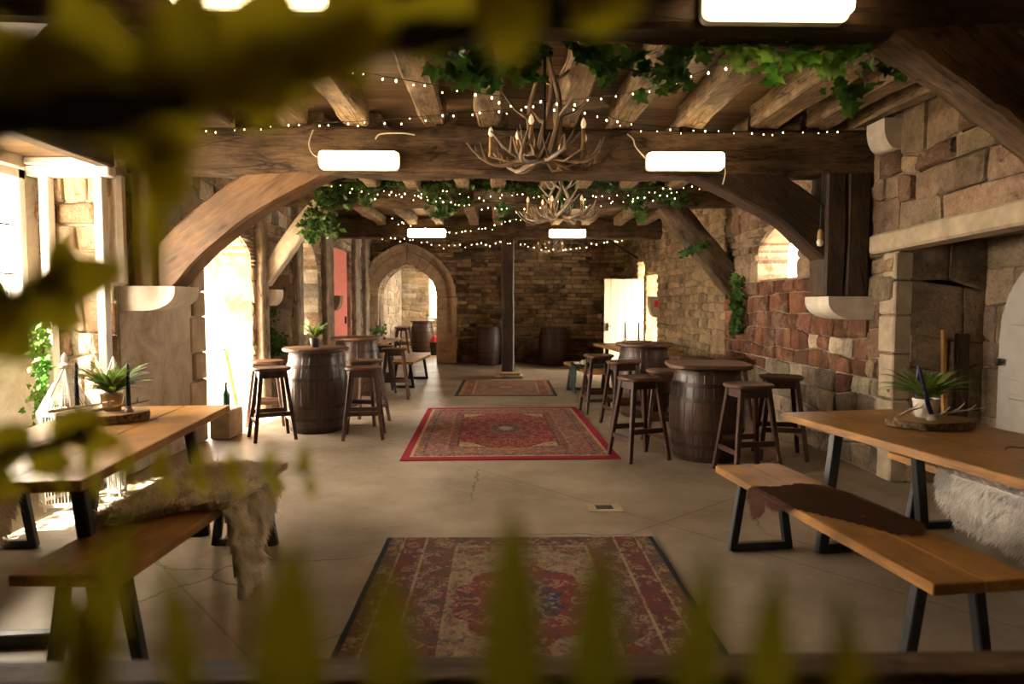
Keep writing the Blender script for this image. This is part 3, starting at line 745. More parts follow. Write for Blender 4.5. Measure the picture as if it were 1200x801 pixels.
# ------------------------------------------------------------------ TIMBER FRAME
def beam(name, p, q, w, h, mat, label, group=None, cat='beam', **k):
    return tag(rough_beam(name, p, q, w, h, mat, **k), label, cat, group)
beam('tie_beam', (XL+.02, 5.74, 2.635), (XR-.02, 5.74, 2.635), .28, .37, 'oak', 'massive weathered tie beam carrying the two nearer pairs of rounded braces, hung with two lit fittings', seed=1, jit=.02)
beam('tie_beam', (-3.55, 2.87, 2.66), (XR-.02, 2.87, 2.66), .20, .32, 'darkoak', 'nearest dark cross beam at the top edge of the photo, draped with bright ivy', seed=4, jit=.012)
beam('tie_beam', (XL+.02, 8.95, 2.80), (XR-.02, 8.95, 2.80), .26, .30, 'oak', 'middle cross beam wound with dense ivy and fairy lights', seed=7, jit=.02)
beam('tie_beam', (XL+.02, 12.9, 2.80), (XR-.02, 12.9, 2.80), .26, .38, 'oak', 'farthest cross beam resting on the single dark column', seed=9, jit=.02)
beam('scrap_board', (-.3, 8.78, 2.78), (.22, 8.78, 2.78), .03, .16, 'joist', 'short pale board fixed on the face of the middle beam above the far lit fitting', seed=11, jit=.004, cat='board')
JX = [-2.72, -2.2, -1.62, -1.13, -.50, -.06, .55, 1.0, 1.56, 2.17, 2.62, 2.95]
WHO = ['at the far left against the dark corner', 'second from the left wall', 'third from left, just left of the left hanging lamp', 'fourth from the left, above the left hanging lamp', 'fifth from the left', 'just left of the big antler chandelier', 'just right of the big antler chandelier', 'seventh on, leaning towards the right hanging lamp', 'lit brightest, above the right hanging lamp', 'thick and dark, second one right of the right hanging lamp', 'dark, next to the right wall', 'last one hard against the right wall']
for i, x in enumerate(JX):
    w = [.15, .16, .19, .19, .19, .19, .19, .2, .22, .24, .22, .12][i]
    beam('ceiling_joist', (x*1.0, 2.98, 2.92), (x, 5.60, 2.92), w, .19, 'joist', 'rough near ceiling joist '+WHO[i], 'joists over the near bay', 'joist', seed=20+i, jit=.018)
ords = ['first', 'second', 'third', 'fourth', 'fifth', 'sixth', 'seventh', 'eighth', 'ninth', 'tenth', 'eleventh', 'twelfth']
for k, (ya, yb, nm) in enumerate(((5.9, 8.82, 'behind the big tie beam'), (9.1, 12.76, 'between the two far cross beams'))):
    for i, x in enumerate(JX[1:-1]):
        beam('ceiling_joist', (x+.07, ya, 2.93), (x+.07, yb, 2.93), .17, .17, 'joist', 'low joist end '+nm+', '+ords[i]+' from the left', 'joists over the farther bays', 'joist', seed=50+i+20*k, jit=.014)
def pxz(l, Y): return [(P(a, b, Y).x, P(a, b, Y).z) for a, b in l]
tag(curved_brace('curved_brace', pxz([(160, 345), (186, 318), (225, 277), (281, 233), (340, 200), (385, 178)], 5.6), (.33, .31), .255, 5.74, 'brace', 1), 'big light brown arched brace at the left under the tie beam', 'brace')
tag(curved_brace('curved_brace', pxz([(1036, 345), (1010, 312), (967, 272), (925, 236), (862, 202), (815, 180)], 5.6), (.34, .32), .255, 5.74, 'darkoak', 2), 'big dark arched brace at the right under the tie beam', 'brace')
tag(curved_brace('curved_brace', pxz([(312, 330), (336, 296), (358, 265), (384, 236)], 8.9), (.20, .20), .2, 8.78, 'daylit_w', 3), 'pale speckled straight brace rising from the small left corbel', 'brace')
tag(curved_brace('curved_brace', pxz([(858, 342), (835, 312), (808, 280), (775, 240)], 9.2), (.30, .32), .24, 8.98, 'oak', 4), 'straight brace with an ivy ring running down to the right wall', 'brace')
tag(curved_brace('curved_brace', pxz([(1245, 165), (1190, 118), (1150, 88), (1096, 48), (1050, 18)], 2.9), (.30, .32), .185, 2.87, 'oak', 5), 'near arched brace in the top right corner under the nearest beam', 'brace')
tag(curved_brace('curved_brace', pxz([(40, 110), (75, 85), (110, 58), (150, 30)], 2.9), (.22, .22), .20, 2.87, 'brace', 6), 'near brace in the top left corner behind the blurred leaves', 'brace')
beam('wall_post', (-2.84, 5.71, 1.5), (-2.84, 5.71, 2.46), .17, .30, 'brace', 'upright brown post on the left white corbel beside the arched brace', None, 'post', seed=70, jit=.006)
beam('wall_post', (2.78, 5.73, 1.465), (2.78, 5.73, 2.46), .17, .30, 'darkoak', 'outer of two dark upright posts on the right stone corbel', None, 'post', seed=71, jit=.006)
beam('wall_post', (2.965, 5.70, 1.465), (2.965, 5.70, 2.46), .19, .24, 'darkoak', 'dark upright post hard against the right wall above the corbel', None, 'post', seed=72, jit=.006)
for i, (y, w, zt, lb) in enumerate(((8.62, .24, 2.65, 'rough brown post right of the bright left doorway'), (10.15, .26, 2.9, 'thin old post between the dark recess and the arched niche'), (11.95, .5, 2.9, 'broad pale post left of the red door'), (14.3, .42, 2.9, 'pale post immediately right of the red door'), (15.3, .3, 2.9, 'pale post nearest to the big arch'))):
    beam('wall_post', (XL+.03, y, 0), (XL+.03, y, zt), w, .16, 'plank_old', lb, None, 'post', seed=80+i, jit=.01, up=(1, 0, 0))
col = beam('column', (P(595, 430, 13.0).x, 12.95, .11), (P(595, 430, 13.0).x, 12.95, 2.62), .24, .24, 'darkoak', 'single tall dark timber column on a square stone plinth', None, 'column', seed=90, jit=.008)
cx = P(595, 430, 13.0).x
pb = MB(); pb.box((cx-.28, 12.68, 0), (cx+.28, 13.22, .06), bev=.015); pb.box((cx-.24, 12.72, .06), (cx+.24, 13.18, .115), bev=.015)
tag(pb.build('column_plinth', 'dress'), 'square stone plinth under the tall dark column', 'plinth')
# corbels: quarter-round stone brackets
def corbel(x_wall, x_tip, z0, z1, y0, y1, label, mat='dresspale'):
    n = 8; L = x_tip-x_wall; H = z1-z0; poly = [(x_wall, z0), (x_wall, z1), (x_tip, z1), (x_tip, z1-H*.22)]
    for i in range(1, n): a = PI/2*i/n; poly.append((x_wall+L*(.45+.55*math.cos(a)), z0+H*.78*(1-math.sin(a))))
    poly.append((x_wall+L*.45, z0))
    if L > 0: poly = poly[::-1]
    mb = MB(); mb.prism(poly, y0, y1, 'y'); return tag(mb.build('corbel', mat), label, 'corbel')
corbel(-3.02, P(206, 340, 5.5).x, P(0, 364, 5.5).z, P(0, 335, 5.5).z, 5.48, 5.92, 'large pale stone corbel at the left under the brown post')
corbel(3.12, P(969, 350, 5.55).x, P(0, 375, 5.55).z, P(0, 347, 5.55).z, 5.52, 5.95, 'large pale stone corbel at the right under the dark posts')
corbel(3.12, P(1016, 140, 5.45).x, P(0, 172, 5.3).z, P(0, 136, 5.3).z, 5.2, 5.45, 'rounded stone corbel high on the right wall beside the ceiling')
corbel(-3.02, P(325, 345, 8.8).x, P(0, 358, 8.8).z, P(0, 339, 8.8).z, 8.76, 9.05, 'small pale stone corbel under the speckled left brace')
corbel(-3.02, -2.78, P(0, 364, 12.2).z, P(0, 346, 12.2).z, 12.15, 12.4, 'small weathered corbel beside the red door', 'dress')
p = P(768, 347, 12.95)
corbel(3.12, p.x-.12, P(0, 372, 12.95).z, P(0, 347, 12.95).z, 12.9, 13.1, 'stone corbel in front of the open white door', 'dress')
MB().box((p.x-.03, 12.885, 1.33), (p.x+.05, 12.9, 1.45)).build('red_notice', 'redcloth'); tag(bpy.data.objects['red_notice'], 'small red notice fixed to the corbel near the white door', 'sign')
rod = MB(); rod.tube([P(712, 280, 14.6), P(748, 303, 14.6)], .018, 6); tag(rod.build('tie_rod', 'iron'), 'thin dark slanting rod on the back wall near the white door', 'rod')
sw = MB(); p = P(703, 370, 16.1); sw.box((p.x-.05, 16.08, p.z-.05), (p.x+.05, 16.15, p.z+.05), bev=.01); tag(sw.build('switch_box', 'plastic'), 'small white switch box on the back wall beside the white door', 'switch')

# ------------------------------------------------------------------ LAMPS
def lamp_fixture(px, py, Y, L, label, mat='lamp', cord=None):
    c = P(px, py, Y); H = L*.235; D = .11
    t = empty('bulkhead_lamp', c, label, 'lamp', 'lit bulkhead fittings')
    def rrect(w, h, r, k=5):
        out = []
        for (sx, sz, a0) in ((1, 1, 0), (-1, 1, 90), (-1, -1, 180), (1, -1, 270)):
            for i in range(k+1): a = math.radians(a0+90*i/k); out.append((c.x+sx*(w/2-r)+r*math.cos(a), c.z+sz*(h/2-r)+r*math.sin(a)))
        return out
    MB().prism(rrect(L, H, .035)[::-1], c.y+.005, c.y+.05, 'y').build('housing', 'plastic', t)
    MB().prism(rrect(L-.02, H-.02, .03)[::-1], c.y-.055, c.y+.004, 'y').build('diffuser', mat, t)
    b = MB(); b.box((c.x-L*.3, c.y+.05, c.z-.02), (c.x+L*.3, c.y+.12, c.z+.02)); b.build('mounting_bracket', 'plastic', t)
    if cord:
        pts = [P(a, b_, Y+.02+.02*i) for i, (a, b_) in enumerate(cord)]
        MB().tube(smooth_path(pts, 6), .005, 5).build('cord', 'cable', t)
    return t
def smooth_path(pts, k=5):
    pts = [Vector(p) for p in pts]; n = len(pts)-1; out = []
    for i in range(n):
        p0, p1, p2, p3 = pts[max(i-1, 0)], pts[i], pts[i+1], pts[min(i+2, n)]
        for j in range(k):
            t = j/k; out.append(.5*((2*p1)+(-p0+p2)*t+(2*p0-5*p1+4*p2-p3)*t*t+(-p0+3*p1-3*p2+p3)*t**3))
    return out+[pts[-1]]
lamp_fixture(421, 188, 5.48, .63, 'lit bulkhead lamp on the left half of the big tie beam', cord=[(376, 186), (366, 180), (362, 168), (367, 152)])
lamp_fixture(803, 189, 5.48, .62, 'lit bulkhead lamp on the right half of the big tie beam', cord=[(848, 190), (850, 202), (847, 216)])
lamp_fixture(910, 4, 2.72, .585, 'nearest lit bulkhead lamp at the top edge, right of centre')
lamp_fixture(292, -10, 2.72, .61, 'nearest lit bulkhead lamp at the top left, partly hidden by a dark branch')
lamp_fixture(500, 273, 12.6, .70, 'small distant lit lamp left of the dark column')
lamp_fixture(665, 273.5, 12.6, .68, 'small distant lit lamp right of the dark column')
# no lamp in the far room; unseen openings added there bring the daylight
# pendant bulb on the right
t = empty('pendant_bulb', P(961, 273, 5.0), 'unlit bare bulb hanging on a dark cord before the right brace', 'lamp')
a = P(961, 277, 5.3); MB().tube([P(965, 170, 5.3), P(963, 230, 5.3), P(961, 274, 5.3)], .004, 5).build('cord', 'wire', t)
MB().lathe([(.0, .055), (.012, .055), (.02, .03), (.022, -.02), (0, -.02)], 12, tuple(a)).build('lamp_holder', 'waxcream', t, True)
MB().lathe([(0, -.02), (.018, -.022), (.026, -.04), (.02, -.07), (0, -.078)], 12, tuple(a)).build('bulb', 'plastic', t, True)
# cable loops on the beam
for nm, l, lb in (('cable', [(440, 163), (446, 157), (470, 156), (486, 158)], 'cream cable curling over the tie beam right of the left lamp'), ('cable', [(735, 157), (742, 163), (745, 172), (757, 186)], 'cream cable with inline switch running to the right lamp')):
    tag(MB().tube(smooth_path([P(a, b, 5.5) for a, b in l]), .006, 5).build(nm, 'cable'), lb, 'cable')

# fairy lights
bulb0 = MB(); bulb0.lathe([(0, -.011), (.006, -.008), (.0075, 0), (.005, .008), (0, .01)], 6)
bulb_me = None
def fairy(path, Ys, step, label, droop=0, sz=1.0, maxn=98, jit=.03, seed=0):
    global bulb_me
    rnd = R(seed); n = len(path)
    Yl = Ys if isinstance(Ys, (list, tuple)) else [Ys]*n
    pts = smooth_path([P(a, b, y) for (a, b), y in zip(path, Yl)], 8)
    t = empty('fairy_lights', pts[0], label, 'fairy lights', 'warm fairy light strings')
    MB().tube(pts, .0028, 4).build('wire', 'wire', t)
    if bulb_me is None:
        b = bulb0.build('bulb', 'bulb', None, True); bulb_me = b.data; bpy.data.objects.remove(b)
    acc = 0; cnt = 0
    for a, b in zip(pts, pts[1:]):
        acc += (b-a).length
        while acc >= step and cnt < maxn:
            acc -= step; p = b+Vector((rnd.uniform(-jit, jit)*.4, rnd.uniform(-jit, jit)*.4, -abs(rnd.gauss(0, jit*.7))-.006))
            o = bpy.data.objects.new('bulb', bulb_me); COL.objects.link(o); o.parent = t; o.matrix_parent_inverse = WM[t.name].inverted()
            s_ = sz*rnd.uniform(.45, .85); o.matrix_basis = Matrix.Translation(p) @ Matrix.Diagonal((s_, s_, s_, 1)); cnt += 1
    return t
fairy([(190, 150), (265, 151), (350, 145), (440, 141), (520, 134), (600, 128), (625, 122), (690, 115), (760, 104), (850, 74)], [5.5, 5.4, 5.4, 5.3, 5.2, 5.0, 4.9, 4.6, 4.3, 3.9], .11, 'fairy light string sagging from the tie beam up to the bright ivy', seed=1)
fairy([(384, 76), (432, 86), (500, 98), (575, 111), (640, 119), (700, 133), (745, 145), (800, 150), (860, 153), (950, 153), (985, 150)], [3.6, 3.8, 4.1, 4.4, 4.7, 5.0, 5.3, 5.45, 5.5, 5.5, 5.5], .11, 'fairy light string crossing above the big chandelier to the right tie beam end', seed=2)
fairy([(366, 205), (390, 214), (430, 222), (470, 226), (520, 222), (560, 230), (600, 224), (650, 232), (700, 228), (760, 222), (820, 214)], [8.6]*11, .085, 'fairy light string woven through the ivy of the middle beam', sz=1.1, jit=.06, seed=3)
fairy([(440, 220), (500, 230), (545, 238), (600, 243), (650, 240), (700, 238), (740, 232), (800, 222)], [8.55]*8, .09, 'lower sparse fairy light string under the middle beam ivy', sz=1.1, jit=.05, seed=4)
fairy([(452, 250), (478, 262), (520, 270), (548, 270), (580, 262), (610, 255)], [12.2]*6, .09, 'fairy light string sagging before the farthest beam left of centre', sz=1.4, jit=.05, seed=5)
fairy([(440, 278), (480, 279), (520, 285), (570, 284), (590, 283), (630, 287), (668, 290), (700, 282), (730, 281)], [12.7]*9, .10, 'fairy light string hanging under the farthest beam past the column', sz=1.4, jit=.05, seed=6)

# ------------------------------------------------------------------ ANTLER CHANDELIERS
def antler_mb(base, azim, L, rnd, curl=1.0, rise=.35, r0=.016):
    mb = MB(); d = Vector((math.cos(azim), math.sin(azim), 0)); side = Vector((-d.y, d.x, 0)); pts = []; k = 9
    for i in range(k+1):
        t = i/k
        pts.append(base+d*(L*(t-.18*t*t))+side*(math.sin(t*PI)*L*.16*curl)+Vector((0, 0, L*(-.16*math.sin(t*PI*.8)+rise*t**2.4))))
    mb.tube(pts, [r0*(1-.75*(i/k)) for i in range(k+1)], 7)
    for tt, up, out in ((.22, .30, .12), (.45, .26, -.10), (.68, .22, .10), (.84, .14, -.05)):
        p = pts[int(tt*k)]; l = L*up*rnd.uniform(.8, 1.2); o = side*out*L*rnd.choice((1, 1.4))+d*.08*L
        q = [p+o*(j/4)+Vector((0, 0, l*(j/4)**1.5)) for j in range(5)]
        mb.tube(q, [r0*.62*(1-.8*j/4) for j in range(5)], 6)
    return mb
def chandelier(c, rad, narm, label, seed, candles=6, stem=.55, mat='antler', detail=1):
    rnd = R(seed); c = Vector(c); t = empty('antler_chandelier', c, label, 'chandelier', 'antler chandeliers')
    for i in range(narm):
        a = 2*PI*i/narm+rnd.uniform(-.2, .2)+.3
        antler_mb(c+Vector((math.cos(a)*.05, math.sin(a)*.05, rnd.uniform(-.03, .03))), a, rad*rnd.uniform(.85, 1.12), rnd, rnd.choice((-1, 1)), rnd.uniform(.16, .42), .024*rad/.5).build('antler', mat, t, True)
    for i in range(4):   # upright antlers round the stem
        a = 2*PI*i/4+.5; mb = MB(); b = c+Vector((math.cos(a)*.03, math.sin(a)*.03, 0)); tw = rnd.choice((-1, 1))
        pts = [b+Vector((math.cos(a+tw*2.2*k/8)*(.03+.05*math.sin(PI*k/8)), math.sin(a+tw*2.2*k/8)*(.03+.05*math.sin(PI*k/8)), stem*k/8)) for k in range(9)]
        mb.tube(pts, [.022*(1-.07*k) for k in range(9)], 6)
        for kk in (3, 6): p = pts[kk]; o = Vector((math.cos(a)*.2, math.sin(a)*.2, .14))*rnd.uniform(.7, 1.1); mb.tube([p, p+o*.5-Vector((0, 0, .02)), p+o], [.014, .011, .003], 5)
        mb.build('upright_antler', mat, t, True)
    MB().lathe([(0, -.05), (.035, -.04), (.045, 0), (.03, .04), (0, .05)], 10, tuple(c)).build('hub', 'bark', t, True)
    MB().tube([c+Vector((0, 0, .04)), (c.x, c.y, 2.95)], .008, 6).build('hanging_rod', 'iron', t)
    MB().lathe([(0, 0), (.05, 0), (.055, .02), (0, .025)], 12, (c.x, c.y, 2.94 if c.y > 3 else 2.94)).build('ceiling_cup', 'iron', t, True)
    for i in range(candles):
        a = 2*PI*i/candles+.15; r = rad*(.68 if i % 2 else .52); b = c+Vector((math.cos(a)*r, math.sin(a)*r, rnd.uniform(-.03, .03)))
        s_ = MB(); h = .12
        s_.lathe([(0, 0), (.017, 0), (.015, .02), (.0125, .03), (.0125, h), (0, h)], 10, tuple(b)); s_.tube([c+Vector((0, 0, -.01)), (c+b)/2+Vector((0, 0, -.05)), b+Vector((0, 0, .005))], .006, 5)
        sl = s_.build('candle_sleeve', 'waxcream', t, True); 
        MB().lathe([(0, 0), (.010, .004), (.017, .022), (.012, .045), (.003, .062), (0, .064)], 10, (b.x, b.y, b.z+h)).build('candle_bulb', 'flame', sl, True)
    return t
chandelier(P(638, 183, 4.35), .50, 9, 'largest nearest antler chandelier with six amber candle bulbs', 11, 6, .62)
chandelier(P(655, 252, 7.4), .50, 10, 'second antler chandelier hanging behind the big tie beam', 12, 6, .36, 'antlerpale')
chandelier(P(647, 293, 14.6), .44, 9, 'smallest farthest antler chandelier before the back wall', 13, 6, .2, 'antlerpale')

# ------------------------------------------------------------------ IVY
LEAF = [(0, 0), (.30, -.16), (.52, .02), (.36, .22), (.50, .50), (.24, .50), (0, 1.0), (-.24, .50), (-.50, .50), (-.36, .22), (-.52, .02), (-.30, -.16)]
def ivy_leaf(mb, p, d, n, s):
    d = d.normalized(); x = d.cross(n)
    if x.length < .05: x = d.orthogonal()
    x = x.normalized(); n = x.cross(d)
    V = [p+x*(a*s)+d*(b*s)+n*(-.18*s*abs(a)*2) for a, b in LEAF]+[p+d*(.3*s)]
    mb.add(V, [(i, (i+1) % 12, 12) for i in range(12)])
def ivy(clusters, label, seed, mat='ivy', size=.055, stem=None, stemmat='stem', cat='ivy garland', group=None):
    """clusters: (point, spread, count); stem: list of points"""
    rnd = R(seed); fol = MB(); tw = MB()
    t = empty('ivy_garland', clusters[0][0], label, cat, group)
    if stem: tw.tube(smooth_path(stem, 6), .005, 5)
    for c, sp, n in clusters:
        c = Vector(c); sp = Vector(sp) if isinstance(sp, (tuple, list)) else Vector((sp, sp*.6, sp))
        for i in range(n):
            off = Vector((rnd.gauss(0, .5)*sp.x, rnd.gauss(0, .5)*sp.y, rnd.gauss(0, .5)*sp.z)); p = c+off
            d = Vector((rnd.uniform(-1, 1), rnd.uniform(-.8, .3), rnd.uniform(-1.2, .5))); nn = Vector((rnd.uniform(-.6, .6), -1, rnd.uniform(-.2, .9)))
            ivy_leaf(fol, p, d, nn, size*rnd.uniform(.6, 1.25))
            if i % 3 == 0: tw.tube([c+off*.2, c+off*.6+Vector((0, 0, .01)), p], .0018, 3)
    tw.build('vine_stem', stemmat, t); fol.build('ivy_leaves', mat, t); return t
def Pc(l, Y): return [(P(a, b, Y), s_, n) for a, b, s_, n in l]
ivy(Pc([(525, 68, .10, 26), (550, 74, .10, 30), (573, 84, .09, 26), (602, 72, .07, 14), (617, 62, .09, 26), (622, 82, .05, 14)], 3.02), 'dark ivy swag on the nearest beam left of the big chandelier', 31, size=.062, stem=[P(505, 62, 3.02), P(555, 76, 3.02), P(600, 84, 3.02), P(630, 60, 3.02)])
ivy(Pc([(680, 52, .07, 14), (698, 60, .07, 18), (712, 78, .06, 16), (742, 72, .05, 10), (760, 92, .06, 14), (788, 78, .08, 24), (800, 60, .08, 20), (792, 100, .04, 8)], 3.0), 'mixed dark and yellow ivy tufts hanging from the nearest beam right of the chandelier', 32, size=.062, stem=[P(665, 50, 3.0), P(712, 74, 3.0), P(760, 84, 3.0), P(800, 62, 3.0), P(822, 46, 3.0)])
ivy(Pc([(822, 48, .06, 8), (848, 36, .05, 10), (858, 52, .06, 14), (868, 66, .05, 8), (888, 70, .08, 18), (915, 72, .08, 18), (936, 66, .07, 14), (960, 72, .08, 18), (978, 60, .06, 12), (995, 48, .06, 12), (1008, 36, .06, 10)], 2.93), 'bright green ivy garland right under the nearest right lamp', 33, 'ivylit', .066, [P(812, 50, 2.93), P(850, 36, 2.93), P(880, 55, 2.93), P(905, 60, 2.93), P(950, 58, 2.93), P(985, 52, 2.93), P(1010, 34, 2.93)], 'palestem')
ivy(Pc([(1005, 22, .06, 16), (1022, 12, .08, 26), (1040, 6, .06, 18), (1030, 74, .08, 14), (1060, 74, .07, 12), (985, 94, .05, 12), (994, 112, .04, 10), (996, 126, .03, 5)], 3.05), 'dim ivy strands climbing over the nearest beam near the top right brace', 34, size=.058, stem=[P(985, 52, 3.05), P(1010, 24, 3.05), P(1050, 0, 3.05)])
ivy(Pc([(135, 76, .10, 22), (155, 88, .10, 26), (178, 92, .08, 18), (120, 70, .05, 8)], 3.15), 'dim ivy tuft in the top left behind the blurred branch', 35, size=.065)
ivy(Pc([(x, 216+10*math.sin(x*.05)+8*(x % 3-1), (.24, .08, .10), 46) for x in range(376, 800, 22)], 8.7), 'long dense ivy garland wound along the middle cross beam', 36, size=.075, stem=[P(366, 205, 8.68), P(500, 222, 8.68), P(640, 224, 8.68), P(800, 218, 8.68)])
ivy(Pc([(520, 246, .12, 40), (508, 236, .1, 26), (745, 236, .10, 40), (750, 250, .08, 26), (590, 246, .12, 26), (430, 232, .12, 24)], 8.65), 'ivy tufts drooping below the middle cross beam', 37, size=.07)
ivy(Pc([(378, 224, .14, 60), (374, 246, .17, 90), (362, 262, .16, 70), (386, 266, .13, 50), (368, 276, .08, 20)], 8.62), 'bushy green ivy over the top of the speckled left brace', 38, size=.062)
ivy(Pc([(324, 345, .05, 18), (318, 366, .07, 26), (316, 392, .10, 40), (326, 404, .14, 60), (316, 410, .1, 30)], 9.3), 'ivy trailing down from the small left corbel into the recess', 39, size=.06, stem=[P(322, 345, 9.2), P(317, 375, 9.3), P(318, 405, 9.3)])
ivy(Pc([(800+4*i, 297-1.6*i, .05, 18) for i in range(8)], 8.76), 'dark ivy ring tied round the right straight brace', 40, size=.042)
ivy(Pc([(863, 328+7*i, (.07, .1, .08), 26) for i in range(9)], 8.45), 'dark ivy clump hanging down the right wall at the brace foot', 41, size=.06)
ivy([(Vector((-3.42, 4.9-.23*i, 1.28)), (.08, .18, .06), 30) for i in range(7)]+[(Vector((-3.30, 4.98, 1.30-.09*i)), (.07, .06, .09), 24) for i in range(10)], 'sunlit ivy lying on the window sill and trailing down its corner', 42, 'ivylit', .05)
# ------------------------------------------------------------------ CARPETS
def rug(px, py0, py1, W, L, mat, label, rot=0, fringe=False):
    a = PZ(px[0], py0); b = PZ(px[1], py0); far = (a+b)/2
    c = PZ(px[2], py1); d = PZ(px[3], py1); nr = (c+d)/2
    ang = math.atan2((far-nr).x, (far-nr).y)
    Lg = L or (far-nr).length; ctr = far-(far-nr).normalized()*Lg/2
    mb = MB(); nx, ny = 24, 36; V = []; F = []
    for j in range(ny+1):
        for i in range(nx+1):
            x, y = -W/2+W*i/nx, -Lg/2+Lg*j/ny; e = noise.noise(Vector((x*2, y*2, W)))*.004
            ex = .006*noise.noise(Vector((y*3, i, 1))) if i in (0, nx) else 0
            V.append((x+ex, y, .011+e*.4))
    for j in range(ny):
        for i in range(nx): k = j*(nx+1)+i; F.append((k, k+1, k+nx+2, k+nx+1))
    mb.add(V, F)
    bd = [i for i in range(nx+1)]+[(j+1)*(nx+1)-1 for j in range(1, ny+1)]+[ny*(nx+1)+i for i in range(nx-1, -1, -1)]+[j*(nx+1) for j in range(ny-1, 0, -1)]
    low = [(V[i][0], V[i][1], .0005) for i in bd]; n = len(bd)
    mb.add([V[i] for i in bd]+low, [(i, i+n, (i+1) % n+n, (i+1) % n) for i in range(n)])
    t = mb.build('carpet', mat, None, True); t.matrix_basis = Matrix.Translation((ctr.x, ctr.y, 0)) @ Matrix.Rotation(-ang, 4, 'Z'); WM[t.name] = t.matrix_basis.copy()
    return tag(t, label, 'carpet')
rug((497, 680, 470, 728), 478, 540, 1.98, 3.05, 'rug1', 'large red medallion carpet in the middle of the room')
rug((455, 765, 390, 852), 631, 762, 1.58, 1.75, 'rug2', 'nearest faded red patterned carpet at the bottom of the photo')
rug((539, 647, 531, 655), 446, 465, 1.56, 2.05, 'rug3', 'farthest small dark bordered carpet in front of the column')

# ------------------------------------------------------------------ BARRELS
def barrel(name='barrel', H=.87, rb=.335, re=.275, top=True, square=False):
    t = empty(name); prof = []; n = 16
    def rad(z): u = (z/H-.5)*2; return re+(rb-re)*(1-u*u)
    prof = [(0, 0), (re-.02, 0), (re-.015, .02)]+[(rad(H*i/n), H*i/n) for i in range(n+1)]+[(re-.02, H), (re-.03, H-.03), (0, H-.03)]
    prof[2] = (re-.01, 0)
    MB().lathe(prof, 48).build('staves', 'stave', t, True)
    for z, w in ((.035, .045), (.15, .04), (.29, .04), (H-.29, .04), (H-.15, .04), (H-.035, .045)):
        a, b = z-w/2, z+w/2; a = max(a, .004)
        MB().lathe([(rad(a)+.001, a), (rad(a)+.007, a), (rad(b)+.007, b), (rad(b)+.001, b)], 48, cap=False).build('hoop', 'hoop', t, True)
    if top:
        m = MB(); r = .355
        if square:
            k = 9; pts = []
            for (sx, sy, a0) in ((1, 1, 0), (-1, 1, 90), (-1, -1, 180), (1, -1, 270)):
                for i in range(k+1): a = math.radians(a0+90*i/k); pts.append((sx*(.36-.17)+.17*math.cos(a), sy*(.34-.17)+.17*math.sin(a)))
            V = []; 
            for s_, z in ((.97, H-.002), (1, H+.008), (1, H+.03), (.985, H+.04)): V += [(x*s_, y*s_, z) for x, y in pts]
            q = len(pts); F = [(i*q+j, i*q+(j+1) % q, (i+1)*q+(j+1) % q, (i+1)*q+j) for i in range(3) for j in range(q)]+[tuple(range(q-1, -1, -1)), tuple(range(3*q, 4*q))]
            m.add(V, F)
        else: m.lathe([(0, H-.002), (r-.02, H-.002), (r, H+.008), (r, H+.034), (r-.012, H+.042), (0, H+.042)], 40)
        m.build('table_top', 'seat', t, True)
    else: MB().lathe([(0, H-.02), (re-.03, H-.02), (re-.03, H-.008), (0, H-.008)], 32).build('head', 'stave', t, True)
    return t
def place(t, x, y, rz=0, s=1, label=None, cat=None, group=None, sz=None):
    t.matrix_basis = Matrix.Translation((x, y, 0)) @ Matrix.Rotation(rz, 4, 'Z') @ Matrix.Diagonal((s, s, sz or s, 1)); return tag(t, label, cat, group)
b0 = barrel(); b1 = barrel(square=True); b2 = barrel(top=False)
G = 'barrel tables'
LBX, LBY = PX(370, 7.6), 7.58
place(b0, LBX, LBY, 0, 1, 'whisky barrel table at the left with a potted fern on its round top', 'barrel table', G, 1.01)
L2X, L2Y = PX(417, 9.8), 9.8
place(copy_tree(b0), L2X, L2Y, 1, 1, 'dark barrel table behind the fern barrel on the left, nearer the red door', 'barrel table', G, 1.02)
RBX, RBY = PX(830, 6.15), 6.15
place(b1, RBX, RBY, -.12, 1, 'big dark barrel table at the right with a rounded square empty top', 'barrel table', G, .95)
R2X, R2Y = PX(755, 8.5), 8.5
place(copy_tree(b0), R2X, R2Y, 2, 1, 'dark barrel table at the right carrying navy candles and a glass cloche', 'barrel table', G)
place(b2, PX(573, 15.7), 15.7, 0, 1, 'reddish barrel standing against the back wall left of the column', 'barrel', 'barrels by the back wall')
place(copy_tree(b2), PX(649, 15.5), 15.5, 1, 1, 'near black barrel standing against the back wall right of the column', 'barrel', 'barrels by the back wall')
FRX = PX(492, 20)
place(copy_tree(b0), FRX+.08, 19.9, 1, 1, 'distant dark barrel table seen through the stone arch', 'barrel table', G)

